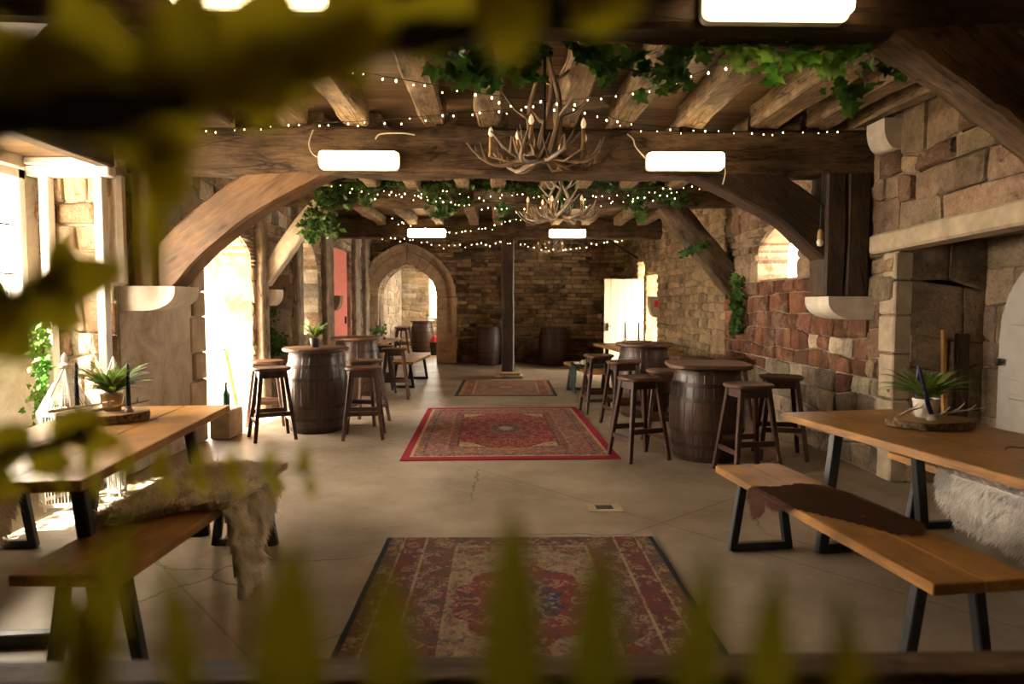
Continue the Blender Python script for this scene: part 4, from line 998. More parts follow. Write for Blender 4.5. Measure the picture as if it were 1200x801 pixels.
# ------------------------------------------------------------------ STOOLS
def stool():
    t = empty('bar_stool'); H = .745
    m = MB(); k = 10; pts = []
    for (sx, sy, a0) in ((1, 1, 0), (-1, 1, 90), (-1, -1, 180), (1, -1, 270)):
        for i in range(k+1): a = math.radians(a0+90*i/k); pts.append((sx*(.19-.14)+.14*math.cos(a), sy*(.175-.14)+.14*math.sin(a)))
    q = len(pts); V = []
    for s_, z in ((.93, H-.034), (1, H-.022), (1, H-.008), (.95, H), (.7, H-.006), (.35, H-.011)): V += [(x*s_, y*s_, z) for x, y in pts]
    V.append((0, 0, H-.012))
    F = [(i*q+j, i*q+(j+1) % q, (i+1)*q+(j+1) % q, (i+1)*q+j) for i in range(5) for j in range(q)]+[tuple(range(q-1, -1, -1))]+[(5*q+j, 5*q+(j+1) % q, 6*q) for j in range(q)]
    m.add(V, F); m.build('seat', 'seat', t, True)
    def leg(sx, sy, z): f = 1-z/(H-.03); return Vector((sx*(.115+.085*f), sy*(.105+.085*f), z))
    for sx in (-1, 1):
        for sy in (-1, 1): MB().bar(leg(sx, sy, 0), leg(sx, sy, H-.03), .034, .034, (0, 1, 0), .042, .042).build('leg', 'stool', t)
    for a, b, z, h in (((-1, -1), (1, -1), H-.07, .075), ((-1, 1), (1, 1), H-.07, .075), ((-1, -1), (-1, 1), H-.07, .075), ((1, -1), (1, 1), H-.07, .075)):
        MB().bar(leg(*a, z), leg(*b, z), .02, h).build('apron', 'stool', t)
    for a, b, z, h in (((-1, -1), (1, -1), .27, .045), ((-1, 1), (1, 1), .27, .045), ((-1, -1), (-1, 1), .20, .04), ((1, -1), (1, 1), .20, .04)):
        MB().bar(leg(*a, z), leg(*b, z), .022, h).build('stretcher', 'stool', t)
    return t
s0 = stool()
STOOLS = [(316, 7.1, .5, 'left front dark wooden bar stool, left of the fern barrel'), (311, 7.95, .2, 'bar stool half hidden behind the left front stool'),
 (425, 7.14, .12, 'brown bar stool on the near right side of the fern barrel'), (428, 8.0, -.3, 'bar stool directly behind the one right of the fern barrel'),
 (462, 10.1, .1, 'farther pale edged bar stool between the left barrels and the long rug'), (446, 10.8, .3, 'distant bar stool beside the left plank table'),
 (750, 6.12, .35, 'wooden bar stool nearest the red carpet corner, left of the big dark barrel'), (781, 6.75, -.1, 'bar stool tucked behind the big dark barrel left side'),
 (879, 5.55, .15, 'bar stool at the right front of the big dark barrel'), (917, 6.15, -.2, 'black looking bar stool nearest the right stone wall'),
 (731, 7.8, .2, 'greyish bar stool in the middle of the right row'), (702, 8.75, .12, 'greyish bar stool farthest left in the right row'),
 (817, 8.3, .1, 'bar stool behind the big dark barrel, only seat rim showing, left one'), (857, 8.2, .1, 'bar stool behind the big dark barrel, only seat rim showing, right one'),
 (470, 19.2, .2, 'distant bar stool left of the barrel seen through the arch, outer one'), (473, 19.9, .5, 'distant bar stool hugging the barrel seen through the arch')]
for i, (px, y, rz, lb) in enumerate(STOOLS):
    o = s0 if i == 0 else copy_tree(s0); x = PX(px, y)
    place(o, x, y, rz, 1, lb, 'bar stool', 'wooden bar stools')

# ------------------------------------------------------------------ TABLES AND BENCHES
def planked(W, L, H, th, nplank, legw, name, ltop, lbot, cross, leginset=.28, mat='pine', ang=0):
    """long axis = local Y, origin on the floor at the centre"""
    t = empty(name); m = MB(); pw = W/nplank; g = .003
    fr = Matrix.Rotation(PI/2, 4, 'Z')
    for i in range(nplank): m.box((-W/2+i*pw+g/2, -L/2, H-th), (-W/2+(i+1)*pw-g/2, L/2, H), bev=.004)
    m.build('table_top' if 'table' in name else 'seat', mat, t, False, frame=fr)
    for s_ in (-1, 1):
        y = s_*(L/2-leginset); f = MB(); d = legw
        f.bar((-lbot/2, y, d*.25), (lbot/2, y, d*.25), d, d*.5) if cross == 'flat' else f.bar((-lbot/2, y, d/2), (lbot/2, y, d/2), d, d)
        fo = f.build('floor_bar', 'black', t)
        for sx in (-1, 1): MB().bar((sx*lbot/2, y, .004), (sx*ltop/2, y, H-th-.012), d, d, (0, 1, 0)).build('leg', 'black', t)
        f = MB(); f.box((-ltop/2-.06, y-d*.7, H-th-.014), (ltop/2+.06, y+d*.7, H-th)); f.build('mounting_plate', 'black', t)
    return t
def place_far(t, pf, L, W, vx, z, label, cat, group=None, side='L', scale=1):
    """pf: pixel of the far corner on side; vx: vanishing point of the long axis"""
    c = PZ(pf[0], pf[1], z); d = ray(vx, 355); d = Vector((d.x, d.y, 0)).normalized(); r = Vector((d.y, -d.x, 0))
    ctr = c-d*L/2+r*(W/2 if side == 'L' else -W/2)
    a = math.atan2(-d.x, d.y); t.matrix_basis = Matrix.Translation((ctr.x, ctr.y, 0)) @ Matrix.Rotation(a, 4, 'Z'); WM[t.name] = t.matrix_basis.copy()
    tag(t, label, cat, group); return t
TW = planked(.82, 1.9, .75, .042, 3, .055, 'dining_table', .50, .66, 'full', .30)
place_far(TW, (915, 483), 1.9, .82, 453, .75, 'long honey wood table at the right with the white potted fern', 'table', 'plank dining tables')
TL = copy_tree(TW); place_far(TL, (270, 474), 1.9, .82, 503, .75, 'long honey wood table at the left with a log slice and gold pot', 'table', 'plank dining tables', 'R')
BW = planked(.40, 1.72, .45, .042, 2, .045, 'bench', .22, .34, 'full', .17)
BR = place_far(BW, (840, 545), 1.72, .38, 490, .45, 'near right plank bench with a brown hide thrown over it', 'bench', 'plank benches')
BL = copy_tree(BW); place_far(BL, (338, 540.5), 1.74, .40, 610, .45, 'near left plank bench with a cream sheepskin draped over it', 'bench', 'plank benches', 'R')
BR2 = copy_tree(BW); place_far(BR2, (1042, 529), 1.72, .38, 500, .45, 'bench between the right table and the wall with a white sheepskin', 'bench', 'plank benches')
BL2 = copy_tree(BW); BL2.matrix_basis = Matrix.Translation((-2.78, 3.22, 0)) @ Matrix.Rotation(.09, 4, 'Z'); WM[BL2.name] = BL2.matrix_basis.copy(); tag(BL2, 'bench behind the left table carrying the tan sheepskin', 'bench', 'plank benches')
# distant table and benches
TF = copy_tree(TW); TF.matrix_basis = Matrix.Translation((-2.28, 12.15, 0)) @ Matrix.Rotation(-.03, 4, 'Z'); tag(TF, 'distant plank table on the left with a blue vase on it', 'table', 'plank dining tables')
BF = copy_tree(BW); BF.matrix_basis = Matrix.Translation((-1.52, 12.0, 0)) @ Matrix.Rotation(-.06, 4, 'Z'); tag(BF, 'distant low bench on the left near the stone arch', 'bench', 'plank benches')
TG = copy_tree(TW); TG.matrix_basis = Matrix.Translation((PX(745, 10.2)+.0, 10.25, 0)) @ Matrix.Rotation(.1, 4, 'Z'); tag(TG, 'distant plank table behind the cloche barrel on the right', 'table', 'plank dining tables')
BG = copy_tree(BW); BG.matrix_basis = Matrix.Translation((PX(690, 10.2), 10.3, 0)) @ Matrix.Rotation(.1, 4, 'Z'); tag(BG, 'distant bench on the right under a dark green blanket', 'bench', 'plank benches')

# ------------------------------------------------------------------ THROWS
def fur_throw(name, outline, carrier, W, zt, mat, label, n=9000, hair=.045, droop_side=None, seed=0, cat='sheepskin', th=.012, base='fur', hmin=.06, cur=1.0, flat=False):
    n = int(n*1.35)
    """outline polygon in the carrier's local (x across, y along); what lies beyond the edge folds down"""
    rnd = R(seed); Mx = WM[carrier.name]; hw = W/2+.004
    def fold(x, y, lift=0):
        # arc length past an edge hangs down
        if x > hw: o = x-hw; r = .02; 
        elif x < -hw: o = -x-hw; r = .02
        else: return Vector((x, y, zt+lift)), Vector((0, 0, 1))
        s_ = 1 if x > 0 else -1
        if o < r*PI/2: a = o/r; return Vector((s_*(hw+math.sin(a)*(r+lift)), y, zt-r+math.cos(a)*(r+lift))), Vector((s_*math.sin(a), 0, math.cos(a)))
        dz = o-r*PI/2; return Vector((s_*(hw+r+lift+.05*dz), y, zt-r-dz)), Vector((s_, 0, .05))
    xs = [p[0] for p in outline]; ys = [p[1] for p in outline]
    def inside(x, y):
        c = False; k = len(outline)
        for i in range(k):
            (x0, y0), (x1, y1) = outline[i], outline[i-1]
            if (y0 > y) != (y1 > y) and x < (x1-x0)*(y-y0)/(y1-y0)+x0: c = not c
        return c
    mb = MB(); st = .02; idx = {}
    nx = int((max(xs)-min(xs))/st)+1; ny = int((max(ys)-min(ys))/st)+1
    def gv(i, j):
        if (i, j) not in idx:
            x = min(xs)+i*st; y = min(ys)+j*st; w = .006*noise.noise(Vector((x*9, y*9, seed))); p, nn = fold(x, y, th*.6+w)
            idx[(i, j)] = len(mb.v); mb.v.append(tuple(Mx @ p)); mb.c.append((.85, .85, .85))
        return idx[(i, j)]
    for i in range(nx):
        for j in range(ny):
            if inside(min(xs)+(i+.5)*st, min(ys)+(j+.5)*st) and abs(min(xs)+i*st) < hw+.34: mb.f.append((gv(i, j), gv(i+1, j), gv(i+1, j+1), gv(i, j+1))); mb.mi.append(0)
    R3 = Mx.to_3x3(); cnt = 0; tries = 0
    while cnt < n and tries < n*6:
        tries += 1; x, y = rnd.uniform(min(xs), max(xs)), rnd.uniform(min(ys), max(ys))
        if not inside(x, y): continue
        cnt += 1; p, nn = fold(x, y, th); q = Mx @ p; nw = (R3 @ nn).normalized()
        cl = Vector((noise.noise(Vector((x*14, y*14, seed))), noise.noise(Vector((x*14, y*14, seed+9))), 0))
        h = hair*rnd.uniform(.6, 1.3); d = Vector((rnd.gauss(0, .35), rnd.gauss(0, .35), 0))+cl*1.6*cur
        if nn.z < .5: lay = Vector((d.x*.35, d.y*.35, -1)); dir0 = (nw*.8+lay+Vector((d.x, d.y, 0))*.5).normalized(); dir1 = (nw*.2+lay+Vector((d.x, d.y, 0))*.5+Vector((0, 0, -.3))).normalized()
        else: dir0 = (nw*.75+d*.6).normalized(); dir1 = (nw*.25+d*1.0+Vector((0, 0, -.15))).normalized()
        if flat and nn.z > .5: dir0 = (nw*.3+(R3 @ Vector((.45, -1, 0)))+d*.3).normalized(); dir1 = (nw*.05+(R3 @ Vector((.45, -1, 0)))+d*.3).normalized()
        a = q; b = a+dir0*h*.5; c = b+dir1*h*.5
        wv = dir0.cross(nw); wv = wv.normalized() if wv.length > .01 else Vector((1, 0, 0)); w = .0016*(hair/.045)**.5*rnd.uniform(.7, 1.5)
        k = rnd.uniform(.7, 1.2)
        base_i = len(mb.v); mb.v += [tuple(a-wv*w), tuple(a+wv*w), tuple(b-wv*w*.9), tuple(b+wv*w*.9), tuple(c)]
        mb.c += [(k*.8,)*3, (k*.8,)*3, (k,)*3, (k,)*3, (k*1.1,)*3]; mb.f += [(base_i, base_i+1, base_i+3, base_i+2), (base_i+2, base_i+3, base_i+4)]; mb.mi += [0, 0]
    return tag(mb.build(name, mat), label, cat)
# cream sheepskin, left bench: local x+ = room side (right), far end = +y
fur_throw('sheepskin_throw', [(-.20, .60), (-.02, .64), (.16, .62), (.22, .58), (.34, .48), (.44, .34), (.56, .22), (.66, .12), (.74, .02), (.70, -.04), (.54, -.03), (.40, -.06), (.24, -.10), (.10, -.14), (-.02, -.25), (-.14, -.34), (-.24, -.36), (-.30, -.2), (-.28, .1), (-.26, .4)], BL, .40, .45, 'fur', 'cream long haired sheepskin hanging to a point off the left bench', 19000, .075, seed=3)
fur_throw('cowhide_throw', [(-.36, .32), (-.27, .40), (-.18, .38), (-.1, .36), (.06, .40), (.16, .36), (.20, .2), (.215, -.05), (.21, -.3), (.12, -.42), (.02, -.40), (-.06, -.24), (-.14, -.1), (-.22, .02), (-.26, .12), (-.25, .2), (-.32, .24)], BR, .40, .45, 'hide', 'brown hide with a curled pale edge on the near right bench', 14000, .022, seed=4, cat='hide', th=.006, cur=.3, flat=True)
fur_throw('sheepskin_throw', [(-.46, .20), (-.34, .36), (-.18, .42), (0, .44), (.2, .40), (.21, -.5), (-.1, -.55), (-.40, -.5), (-.5, -.3), (-.47, -.0)], BR2, .40, .45, 'furgrey', 'fluffy white sheepskin hanging from the bench by the right wall', 11000, .06, seed=5)
fur_throw('sheepskin_throw', [(-.2, .45), (.1, .5), (.28, .42), (.45, .3), (.52, .0), (.50, -.3), (.42, -.6), (.2, -.7), (-.2, -.6)], BL2, .40, .45, 'furtan', 'tan and cream sheepskin seen beneath the left table', 11000, .06, seed=6)
def cloth(pts_grid, name, mat, label, cat):
    mb = MB(); ny, nx = len(pts_grid), len(pts_grid[0]); V = [p for r in pts_grid for p in r]; n = len(V)
    F = [(j*nx+i, j*nx+i+1, (j+1)*nx+i+1, (j+1)*nx+i) for j in range(ny-1) for i in range(nx-1)]
    mb.add(V, F); o = mb.build(name, mat, None, True); md = o.modifiers.new('thick', 'SOLIDIFY'); md.thickness = .018; md.offset = 1; return tag(o, label, cat)
gx = BG.matrix_basis.translation; grid = []
for j in range(13):
    y = gx.y+.0+(-.35+.7*j/12); row = []
    for i in range(17):
        s_ = -.62+i*.058; x = max(s_, -.215); z = .465+.008*noise.noise(Vector((s_*9, y*7, 0))) if s_ > -.215 else .465-(-.215-s_)*.95
        row.append((gx.x+x+.02*noise.noise(Vector((z*6, y*9, 2))), y, max(z, .02)))
    grid.append(row)
cloth(grid, 'blanket', 'tealcloth', 'dark green blanket folded over the distant right bench', 'blanket')
pm = MB(); pm.lathe([(0, 0), (.05, 0), (.055, .03), (.04, .06), (0, .07)], 12, (gx.x-.07, gx.y-.1, .487)); 
pm.box((gx.x-.2, gx.y-.2, .487), (gx.x-.13, gx.y+.1, .515), bev=.008)
tag(pm.build('folded_cloth', 'paper', None, True), 'crumpled white cloth on top of the dark green blanket', 'cloth')

# ------------------------------------------------------------------ PLANTS AND TABLE PIECES
def fern_mb(c, n, L, seed, spread=1.0, width=.028, up=.55):
    rnd = R(seed); mb = MB(); c = Vector(c)
    for i in range(n):
        a = 2*PI*i/n+rnd.uniform(-.3, .3); l = L*rnd.uniform(.6, 1.15); e = rnd.uniform(.35, 1.45)*up
        d = Vector((math.cos(a), math.sin(a), 0)); pts = []; k = 12
        for j in range(k+1): t = j/k; pts.append(c+d*(l*t*spread*math.cos(e*.6))+Vector((0, 0, l*(math.sin(e+.25)*1.2*t-.55*t*t))))
        mb.tube(pts, [.0018*(1-.7*j/k) for j in range(k+1)], 3)
        sd = Vector((-d.y, d.x, 0))
        for j in range(2, int(k*2.2)):
            t = j/(2.2*k); f = t*k; q = int(min(f, k-1)); p = pts[q].lerp(pts[q+1], f-q); ax = (pts[q+1]-pts[q]).normalized()
            w = .68*width*(math.sin(PI*min(1, t*1.05))**.7+.15)*(1.1-.5*t)*L/.22
            for s_ in (-1, 1):
                o = (sd*s_+ax*.45).normalized(); tip = p+o*w+Vector((0, 0, -.15*w)); m = p+o*w*.45; h = ax*w*.12
                mb.add([p, m-h, tip, m+h+Vector((0, 0, .003))], [(0, 1, 2, 3)])
    return mb
def potted_fern(p, pot, r, h, L, n, label, seed, spread=1.0, up=.55):
    p = Vector(p); t = empty('potted_fern', p, label, 'plant')
    MB().lathe([(0, 0), (r*.74, 0), (r*.78, .004), (r, h-.004), (r*.98, h), (r*.9, h), (r*.88, h-.012), (0, h-.012)], 24, tuple(p)).build('pot', pot, t, True)
    MB().lathe([(0, h-.013), (r*.86, h-.013), (r*.5, h-.004), (0, h)], 14, tuple(p)).build('soil', 'soil', t, True)
    fern_mb(p+Vector((0, 0, h-.005)), n, L, seed, spread, up=up).build('fronds', 'fern', t); return t
def log_slice(c, r, h, label, seed, sx=1.25):
    c = Vector(c); n = 40; rnd = R(seed); prof = []
    rad = [r*(1+.10*noise.noise(Vector((math.cos(2*PI*j/n)*1.3, math.sin(2*PI*j/n)*1.3, seed)))+.02*rnd.uniform(-1, 1)) for j in range(n)]
    m = MB(); V = []
    for s_, z in ((.96, 0), (1, .006), (1.0, h*.5), (1.0, h-.004), (.965, h-.001)): V += [(rad[j]*s_*math.cos(2*PI*j/n)*sx*(1+(rnd.uniform(-.012, .012) if 0 < z < h-.002 else 0)), rad[j]*s_*math.sin(2*PI*j/n), z) for j in range(n)]
    F = [(i*n+j, i*n+(j+1) % n, (i+1)*n+(j+1) % n, (i+1)*n+j) for i in range(4) for j in range(n)]+[tuple(range(n-1, -1, -1))]
    fr = Matrix.Translation(c); m.add([fr @ Vector(v) for v in V], F); o = m.build('log_slice', 'bark', None, True, frame=fr); tag(o, label, 'log slice')
    tp = MB(); tp.add([fr @ Vector(v) for v in V[4*n:]]+[fr @ Vector((0, 0, h))], [(j, (j+1) % n, n) for j in range(n)]); tp.build('cut_face', 'slice', o, False, frame=fr); return o
def taper_candle(p, h, label, lean=(0, 0), hold=True, r=.0115):
    p = Vector(p); t = empty('taper_candle', p, label, 'candle', 'navy taper candles')
    top = p+Vector((lean[0], lean[1], h)); k = Vector((lean[0], lean[1], 0))
    MB().tube([p+Vector((0, 0, .02)), p+k*.3+Vector((0, 0, h*.3)), p+k*.93+Vector((0, 0, h*.93)), top], [r, r, r*.72, r*.15], 12).build('wax', 'wax', t, True)
    MB().tube([top-Vector((0, 0, .004)), top+Vector((0, 0, .01))], .0012, 4).build('wick', 'soil', t)
    if hold: MB().lathe([(0, 0), (.026, 0), (.024, .012), (.016, .02), (.017, .034), (.0125, .034), (.012, .02), (0, .02)], 14, tuple(p)).build('holder', 'antlerpale', t, True)
    return t
def table_antler(p, ang, L, label, seed, z=.012, mat='antlerpale'):
    rnd = R(seed); p = Vector(p); d = Vector((math.cos(ang), math.sin(ang), 0)); sd = Vector((-d.y, d.x, 0)); k = 8
    pts = [p+d*L*(i/k-.5)+sd*L*.14*math.sin(PI*i/k)+Vector((0, 0, z+.018*math.sin(PI*i/k*.9)+.05*(i/k)**3)) for i in range(k+1)]
    m = MB(); m.tube(pts, [.0095*(1-.75*i/k) for i in range(k+1)], 7)
    for i, u in ((2, .3), (4, .34), (6, .22)): q = pts[i]; e = q+Vector((0, 0, u*L*.6))-sd*u*L*.6+d*u*L*.3; m.tube([q, q.lerp(e, .5)-Vector((0, 0, .008)), e], [.006, .005, .0015], 6)
    return tag(m.build('shed_antler', mat, None, True), label, 'antler')
# left table: log slice, gold pot fern, two candles, antlers
tz = .752; c = PZ(122, 492, .75); C1 = Vector((c.x, c.y-.0, tz))
zt = .75
log_slice((C1.x, C1.y, tz-.0015), .172, .05, 'oval bark edged log slice on the left table', 3, 1.42)
sz = tz+.0495
potted_fern((C1.x+.03, C1.y+.03, sz), 'gold', .060, .095, .25, 95, 'fern in a hammered gold pot on the left table', 5, .95, .95)
taper_candle((C1.x-.145, C1.y+.0, sz), .275, 'left of the two navy candles on the left table', (.0, 0))
taper_candle((C1.x+.155, C1.y-.03, sz), .275, 'right of the two navy candles on the left table')
table_antler((C1.x-.07, C1.y-.085, sz), .1, .34, 'grey antler lying at the front of the left log slice', 1)
table_antler((C1.x+.13, C1.y-.07, sz), .15, .30, 'antler with upturned tips on the right of the left log slice', 2)
# right table
c = PZ(1088, 499, .75); C2 = Vector((c.x, c.y, tz))
log_slice((C2.x, C2.y, tz-.0015), .165, .042, 'wide log slice with rough bark on the right table', 9, 1.35)
sz = tz+.0415
potted_fern((C2.x+.01, C2.y+.04, sz), 'potwhite', .068, .10, .24, 90, 'fern in a white pot on the right table', 15, 1.1, .8)
taper_candle((C2.x-.03, C2.y-.075, sz), .28, 'navy candle leaning left in front of the white pot', (-.085, -.01))
taper_candle((C2.x+.02, C2.y+.135, sz), .275, 'navy candle behind the fern of the right table, only tip showing')
table_antler((C2.x-.12, C2.y-.05, sz), .4, .26, 'pale antler on the left half of the right log slice', 4)
table_antler((C2.x+.11, C2.y-.06, sz), -.1, .28, 'pale antler on the right half of the right log slice', 6)
bw_ = MB(); q = PZ(1190, 527, .75); bw_.tube(smooth_path([(q.x-.06, q.y-.02, .757), (q.x-.03, q.y, .763), (q.x+.03, q.y+.0, .760), (q.x+.10, q.y-.01, .757)]), .0035, 5)
tag(bw_.build('dark_twig', 'darkstem'), 'thin dark twig lying on the right table near the photo edge', 'twig')
# left barrel fern, right barrel set, distant vase
potted_fern((LBX+.0, LBY-.05, .918+.003), 'potdark', .055, .10, .27, 50, 'bright fern in a small dark pot on the left barrel', 25, .8, 1.0)
z2 = .914
tr = MB(); tr.lathe([(0, 0), (.17, 0), (.18, .012), (.175, .02), (0, .018)], 28, (R2X-.10, R2Y-.02, z2)); tag(tr.build('round_tray', 'bark', None, True), 'small round wooden tray on the cloche barrel', 'tray')
taper_candle((R2X-.235, R2Y+.0, z2+.018), .24, 'left thin candle on the cloche barrel'); taper_candle((R2X-.055, R2Y+.05, z2+.018), .24, 'right thin candle on the cloche barrel')
cl_ = empty('glass_cloche', (R2X+.02, R2Y-.1, z2+.018), 'clear glass cloche on the right side of the barrel tray', 'cloche')
MB().lathe([(.045, 0), (.045, .12), (.038, .15), (.02, .168), (0, .172)], 24, (R2X+.02, R2Y-.13, z2+.028), cap=False).build('dome', 'cloche', cl_, True)
MB().lathe([(0, 0), (.052, 0), (.052, .010), (0, .012)], 20, (R2X+.02, R2Y-.13, z2+.018)).build('base', 'seat', cl_, True)
MB().lathe([(0, .172), (.006, .176), (.009, .186), (.005, .194), (0, .196)], 10, (R2X+.02, R2Y-.13, z2+.028)).build('knob', 'cloche', cl_, True)
vx, vy = PX(442, 11.5), 11.6
vt = empty('vase', (vx, vy, .753), 'blue and white vase of dark foliage on the distant left table', 'vase')
MB().lathe([(0, 0), (.04, 0), (.05, .05), (.04, .13), (.03, .16), (0, .16)], 16, (vx, vy, .753)).build('vase_body', 'potwhite', vt, True)
MB().lathe([(.0405, .06), (.0515, .061), (.0505, .09), (.0475, .10), (.04, .10)], 16, (vx, vy, .753), cap=False).build('blue_band', 'blue', vt, True)
iv = MB(); rnd = R(5)
for i in range(60): ivy_leaf(iv, Vector((vx+rnd.gauss(0, .05), vy+rnd.gauss(0, .05), .93+rnd.gauss(0, .04))), Vector((rnd.uniform(-1, 1), rnd.uniform(-1, .5), rnd.uniform(-.3, 1))), Vector((0, -1, .3)), .05)
iv.build('foliage', 'ivy', vt)
for k, (dx, hh) in enumerate(((-.03, .2), (.02, .24))): MB().tube([(vx+dx, vy, .9), (vx+dx*1.5, vy-.01, .92+hh)], .005, 4).build('flower_stalk', 'blue', vt)

# white wire birdcage lanterns on the left
def birdcage(x, y, w, zb, zt_, label, nside=6, rz=.2, bars=9, fin=True):
    t = empty('wire_birdcage', (x, y, 0), label, 'birdcage', rz=0); fr_ = MB(); wr_ = MB(); sh = zb
    V = [Vector((x+w/2*math.cos(rz+2*PI*i/nside), y+w/2*math.sin(rz+2*PI*i/nside), 0)) for i in range(nside)]
    ap = Vector((x, y, zt_-.10))
    for i in range(nside):
        a, b = V[i], V[(i+1) % nside]
        fr_.bar(a+Vector((0, 0, .0)), a+Vector((0, 0, sh)), .014); fr_.bar(a+Vector((0, 0, sh)), ap+(a-ap)*Vector((1, 1, 0)).x*0+Vector((0, 0, 0)), .012)
        for z, w_ in ((.04, .025), (sh, .022), (sh*.5, .012)): fr_.bar(a+Vector((0, 0, z)), b+Vector((0, 0, z)), .012, w_)
        for j in range(1, bars):
            p = a.lerp(b, j/bars); wr_.tube([p+Vector((0, 0, .04)), p+Vector((0, 0, sh)), (p+Vector((0, 0, sh))).lerp(ap, .93)], .0022, 4)
        for f in (.35, .62): wr_.tube([(a+Vector((0, 0, sh))).lerp(ap, f), (b+Vector((0, 0, sh))).lerp(ap, f)], .003, 4)
    fr_.build('cage_frame', 'white', t); wr_.build('cage_wires', 'white', t)
    if fin: MB().lathe([(0, -.02), (.028, -.01), (.032, .01), (.018, .03), (.022, .055), (.012, .08), (0, .10)], 12, tuple(ap)).build('finial', 'white', t, True)
    return t
birdcage(PX(73, 4.75), 4.75, .36, .655, P(72, 412, 4.75).z, 'white wire birdcage with pointed roof beside the left window wall')
birdcage(PX(129, 5.0)+.02, 4.98, .11, .85, P(129, 402, 4.98).z, 'slim white wire spire lantern behind the gold pot fern', 4, .78, 5, False)

# things by the bright left doorway
wp = empty('door_frame_offcut', (-2.9, 6.9, 0), 'pale wooden frame leaning in the bright left doorway', 'wooden frame')
a0, a1 = PZ(278, 470, .02), P(262, 410, 7.9)
q0 = Vector((PX(278, 7.7), 7.7, .02)); q1 = P(263, 411, 7.85)
MB().bar(q0, q1, .045, .06).build('upright', 'pine', wp); MB().bar(q1, q1+Vector((-.12, .05, 0)), .045, .05).build('head_rail', 'pine', wp)
bt = empty('bottle', (0, 0, 0), 'green glass bottle on the ledge by the left doorway', 'bottle'); p = P(265, 472, 7.2); p.z = .30
MB().lathe([(0, 0), (.036, 0), (.038, .01), (.038, .15), (.014, .2), (.013, .26), (0, .26)], 16, tuple(p)).build('glass_body', 'bottle', bt, True); MB().lathe([(0, .255), (.015, .255), (.015, .275), (0, .275)], 10, tuple(p)).build('cork', 'slice', bt, True)
lb_ = MB(); lb_.box((p.x-.10, p.y-.2, .0), (p.x+.10, p.y+.2, .30), bev=.015); tag(lb_.build('stone_block', 'dress'), 'low stone block under the green bottle at the doorway', 'stone')
tn_ = MB(); p = PZ(278, 483); tn_.lathe([(0, 0), (.07, 0), (.075, .01), (.075, .09), (0, .09)], 18, (p.x, p.y, 0)); o = tag(tn_.build('tin', 'iron', None, True), 'small dark tin on the floor in the left doorway', 'tin'); WM[o.name] = Matrix.Identity(4)
MB().lathe([(.076, .03), (.077, .03), (.077, .06), (.076, .06)], 18, (p.x, p.y, 0), cap=False).build('tin_label', 'paper', o, True)
# planks leaning in the alcove on the right
beam('leaning_plank', (3.52, 5.08, .0), (3.56, 5.15, 1.17), .10, .035, 'darkoak', 'dark plank standing in the right alcove behind the white potted fern', None, 'plank', seed=95, jit=.003, up=(0, 1, 0))
beam('leaning_plank', (3.40, 5.06, .0), (3.41, 5.14, 1.2), .03, .03, 'pine', 'thin pale batten standing beside the dark plank in the alcove', None, 'batten', seed=96, jit=.001, up=(0, 1, 0))
# red and dark items beyond the arch
p = PZ(509, 412); p.y = 18.6; p.x = PX(509, 18.6)
bn = empty('bucket', (p.x, p.y, 0), 'black bucket holding red things glimpsed at the arch edge', 'bucket')
MB().lathe([(0, 0), (.11, 0), (.14, .36), (.13, .36), (.1, .04), (0, .04)], 18, (p.x, p.y, 0)).build('pail', 'rubber', bn, True); MB().lathe([(0, .3), (.12, .33), (.09, .45), (.05, .52), (0, .55)], 12, (p.x, p.y, 0), jit=.4).build('red_contents', 'redcloth', bn, True)
bz = .914
pf = empty('potted_plant', (FRX+.2, 19.8, bz), 'leafy plant in a glass on the distant barrel through the arch', 'plant')
MB().lathe([(0, 0), (.05, 0), (.06, .12), (0, .12)], 12, (FRX+.25, 19.8, bz)).build('pot', 'potwhite', pf, True); fern_mb((FRX+.25, 19.8, bz+.11), 14, .22, 4).build('fronds', 'fern', pf)

# ------------------------------------------------------------------ NEAR COUNTER AND OUT-OF-FOCUS FOLIAGE
ct = empty('wooden_counter', (0, 1.0, 0), 'blurred wooden counter edge along the bottom of the photo', 'counter')
zc = P(600, 767, 1.15).z
q = MB(); q.box((-1.7, 1.075, zc-.03), (1.7, 1.15, zc), bev=.004); q.build('raised_lip', 'oak', ct, frame=Matrix.Identity(4))
q = MB(); q.box((-1.7, .72, zc-.075), (1.7, 1.08, zc-.035), bev=.004); q.build('counter_top', 'darkoak', ct)
q = MB()
for x in (-1.6, 0, 1.6): q.box((x-.05, .78, 0), (x+.05, .86, zc-.075))
q.box((-1.66, .80, .2), (1.66, .84, zc-.08)); q.build('counter_base', 'darkoak', ct)

def broad_leaf(mb, base, tip, w, n, bend=.0):
    base, tip = Vector(base), Vector(tip); d = tip-base; L = d.length; d.normalize(); x = d.cross(Vector(n)).normalized(); up = x.cross(d)
    k = 8; V = []
    for i in range(k+1):
        t = i/k; ww = w*math.sin(PI*min(1, t**.75*.98+.02))**.8*.5+.0004; c = base+d*(L*t)+up*bend*math.sin(PI*t)*L
        V += [c-x*ww, c+up*(-.12*ww), c+x*ww]
    mb.add(V, [(3*i+j, 3*i+j+1, 3*i+j+4, 3*i+j+3) for i in range(k) for j in range(2)])
def near_spray(name, stem, leaves, label, smat, lmat, srad, cat='foliage', wk=.8):
    """stem: (px,py,Y); leaves: (bx,by,bY, tx,ty,tY, width)"""
    t = empty(name, P(*stem[0]), label, cat)
    MB().tube(smooth_path([P(*s_) for s_ in stem], 6), srad, 8).build('stem', smat, t, True)
    mb = MB()
    for i, (bx, by, bY, tx, ty, tY, w) in enumerate(leaves): w *= wk; broad_leaf(mb, P(bx, by, bY), P(tx, ty, tY), w, (0, -1, .25*(i % 3-1)), .06*(i % 2*2-1))
    mb.build('leaves', lmat, t, True); return t
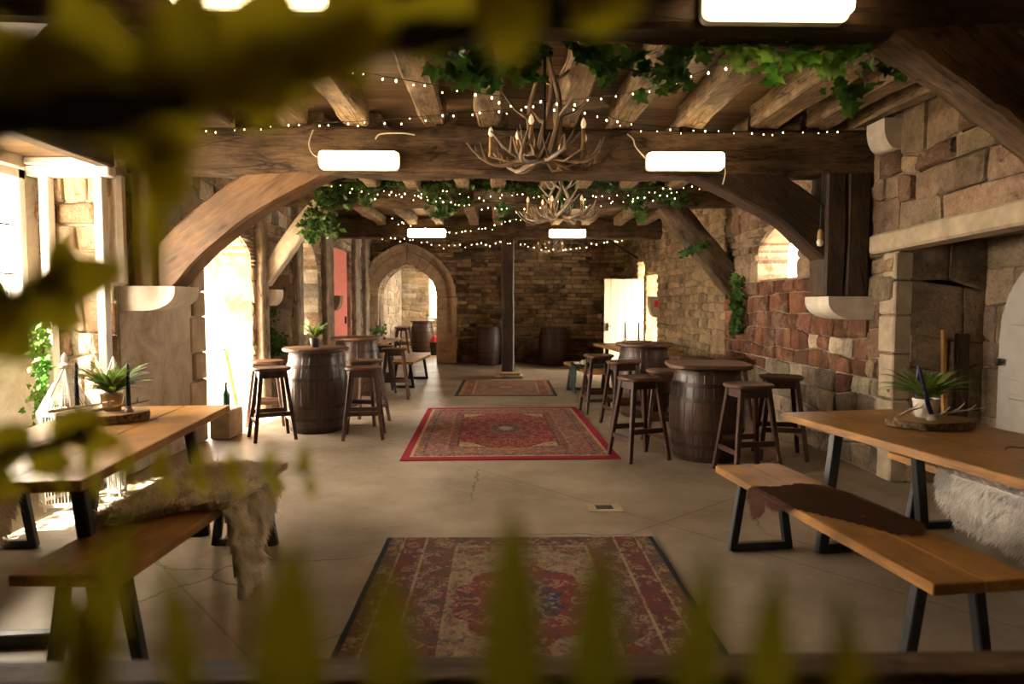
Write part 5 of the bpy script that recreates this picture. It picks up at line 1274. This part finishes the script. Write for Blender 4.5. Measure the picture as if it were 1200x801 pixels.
D = .24
near_spray('leafy_branch', [(-60, 150, D), (60, 138, D), (200, 118, D), (330, 88, D+.02), (440, 55, D+.03), (560, 30, D+.05), (700, 5, D+.06), (830, -30, D+.08)],
 [(120, 130, D, 20, 30, D-.02, .034), (60, 140, D, -20, 20, D, .04), (150, 150, D, 70, -30, D, .036), (210, 140, D, 235, -40, D-.02, .036), (170, 150, D, 215, 250, D-.01, .026), (190, 160, D, 178, 370, D+.02, .014), (240, 130, D, 160, 40, D+.03, .028), (300, 90, D, 330, -30, D, .04), (250, 130, D, 420, 10, D+.03, .036), (380, 90, D, 450, -20, D+.03, .036), (450, 60, D+.03, 560, -20, D+.05, .032), (340, 85, D, 250, 110, D, .05), (0, 150, D, 60, 100, D, .03), (100, 170, D, 150, 120, D+.02, .045), (420, 70, D+.03, 350, 60, D, .042), (560, 30, D, 640, 20, D, .035), (660, 10, D+.05, 760, 0, D+.05, .03),
  (20, 150, D, 40, 40, D, .05), (120, 165, D, 250, 100, D, .045), (20, 150, D, -30, 90, D, .05)],
 'dark blurred branch with olive leaves across the top left of the photo', 'darkstem', 'fgleaf', [.0085+.002*math.sin(i) - .00008*i for i in range(43)])
near_spray('leafy_twig', [(-70, 330, .31), (-20, 340, .31), (30, 345, .31), (80, 320, .31)],
 [(40, 340, .31, 150, 310, .30, .030), (20, 330, .31, 108, 385, .31, .034), (-30, 355, .30, 42, 425, .29, .032), (60, 330, .31, 90, 262, .30, .016), (-40, 345, .31, 20, 375, .31, .04)],
 'blurred olive leaf pair hanging before the left window', 'darkstem', 'fgleaf', .003)
near_spray('leafy_twig', [(-60, 560, .40), (0, 535, .40), (60, 520, .40), (110, 500, .40)],
 [(60, 520, .40, 120, 478, .385, .03), (30, 530, .40, 90, 545, .40, .03), (-20, 540, .40, 40, 500, .40, .035), (-30, 550, .40, 30, 575, .40, .035), (80, 512, .40, 150, 520, .41, .022)],
 'dark blurred foliage over the near end of the left table', 'darkstem', 'fgleaf', .004)
frl = [(x, 562-6*math.sin(x*.02), .42, x+6, 522, .42, .012) for x in range(60, 380, 42)]
frl += [(x+8, 558, .42, x+14, 585, .42, .009) for x in range(60, 380, 42)]
near_spray('fern_frond', [(20, 556, .42), (120, 556, .42), (240, 552, .42), (370, 548, .42)], frl, 'row of small blurred fern leaflets crossing the left bench', 'stem', 'fgleaf', .0012, 'fern')
up_l = [(70, 860, 150, 600, .026), (150, 880, 60, 640, .020), (220, 870, 190, 650, .018), (340, 880, 345, 625, .036), (460, 880, 452, 660, .026), (600, 890, 600, 590, .030), (700, 890, 706, 632, .026), (800, 880, 830, 640, .022), (905, 880, 910, 670, .024), (990, 880, 985, 690, .018)]
near_spray('fern_frond', [(0, 900, .20), (300, 895, .20), (600, 895, .20), (900, 890, .20), (1050, 880, .20)], [(a, b, .20, c_, d_, .20+.007*(i % 3), w) for i, (a, b, c_, d_, w) in enumerate(up_l)], 'row of large blurred upright leaves along the bottom edge', 'stem', 'fgdark', .0015, 'fern', .62)

# ------------------------------------------------------------------ LIGHT
w = bpy.data.worlds.new('sky'); sc.world = w; w.use_nodes = True
bg = w.node_tree.nodes['Background']; bg.inputs[0].default_value = (1.0, .87, .70, 1); bg.inputs[1].default_value = 34.0
sd = bpy.data.lights.new('sun', 'SUN'); sd.energy = 110; sd.angle = math.radians(1.2); sd.color = (1, .90, .74)
so = bpy.data.objects.new('sun', sd); COL.objects.link(so); so.rotation_euler = Vector((.72, .58, -1.75)).to_track_quat('-Z', 'Y').to_euler(); so.location = (-8, 0, 8)
vs = sc.view_settings; vs.view_transform = 'Standard'; vs.look = 'None'; vs.exposure = 0.4; vs.gamma = 1; vs.use_curve_mapping = False
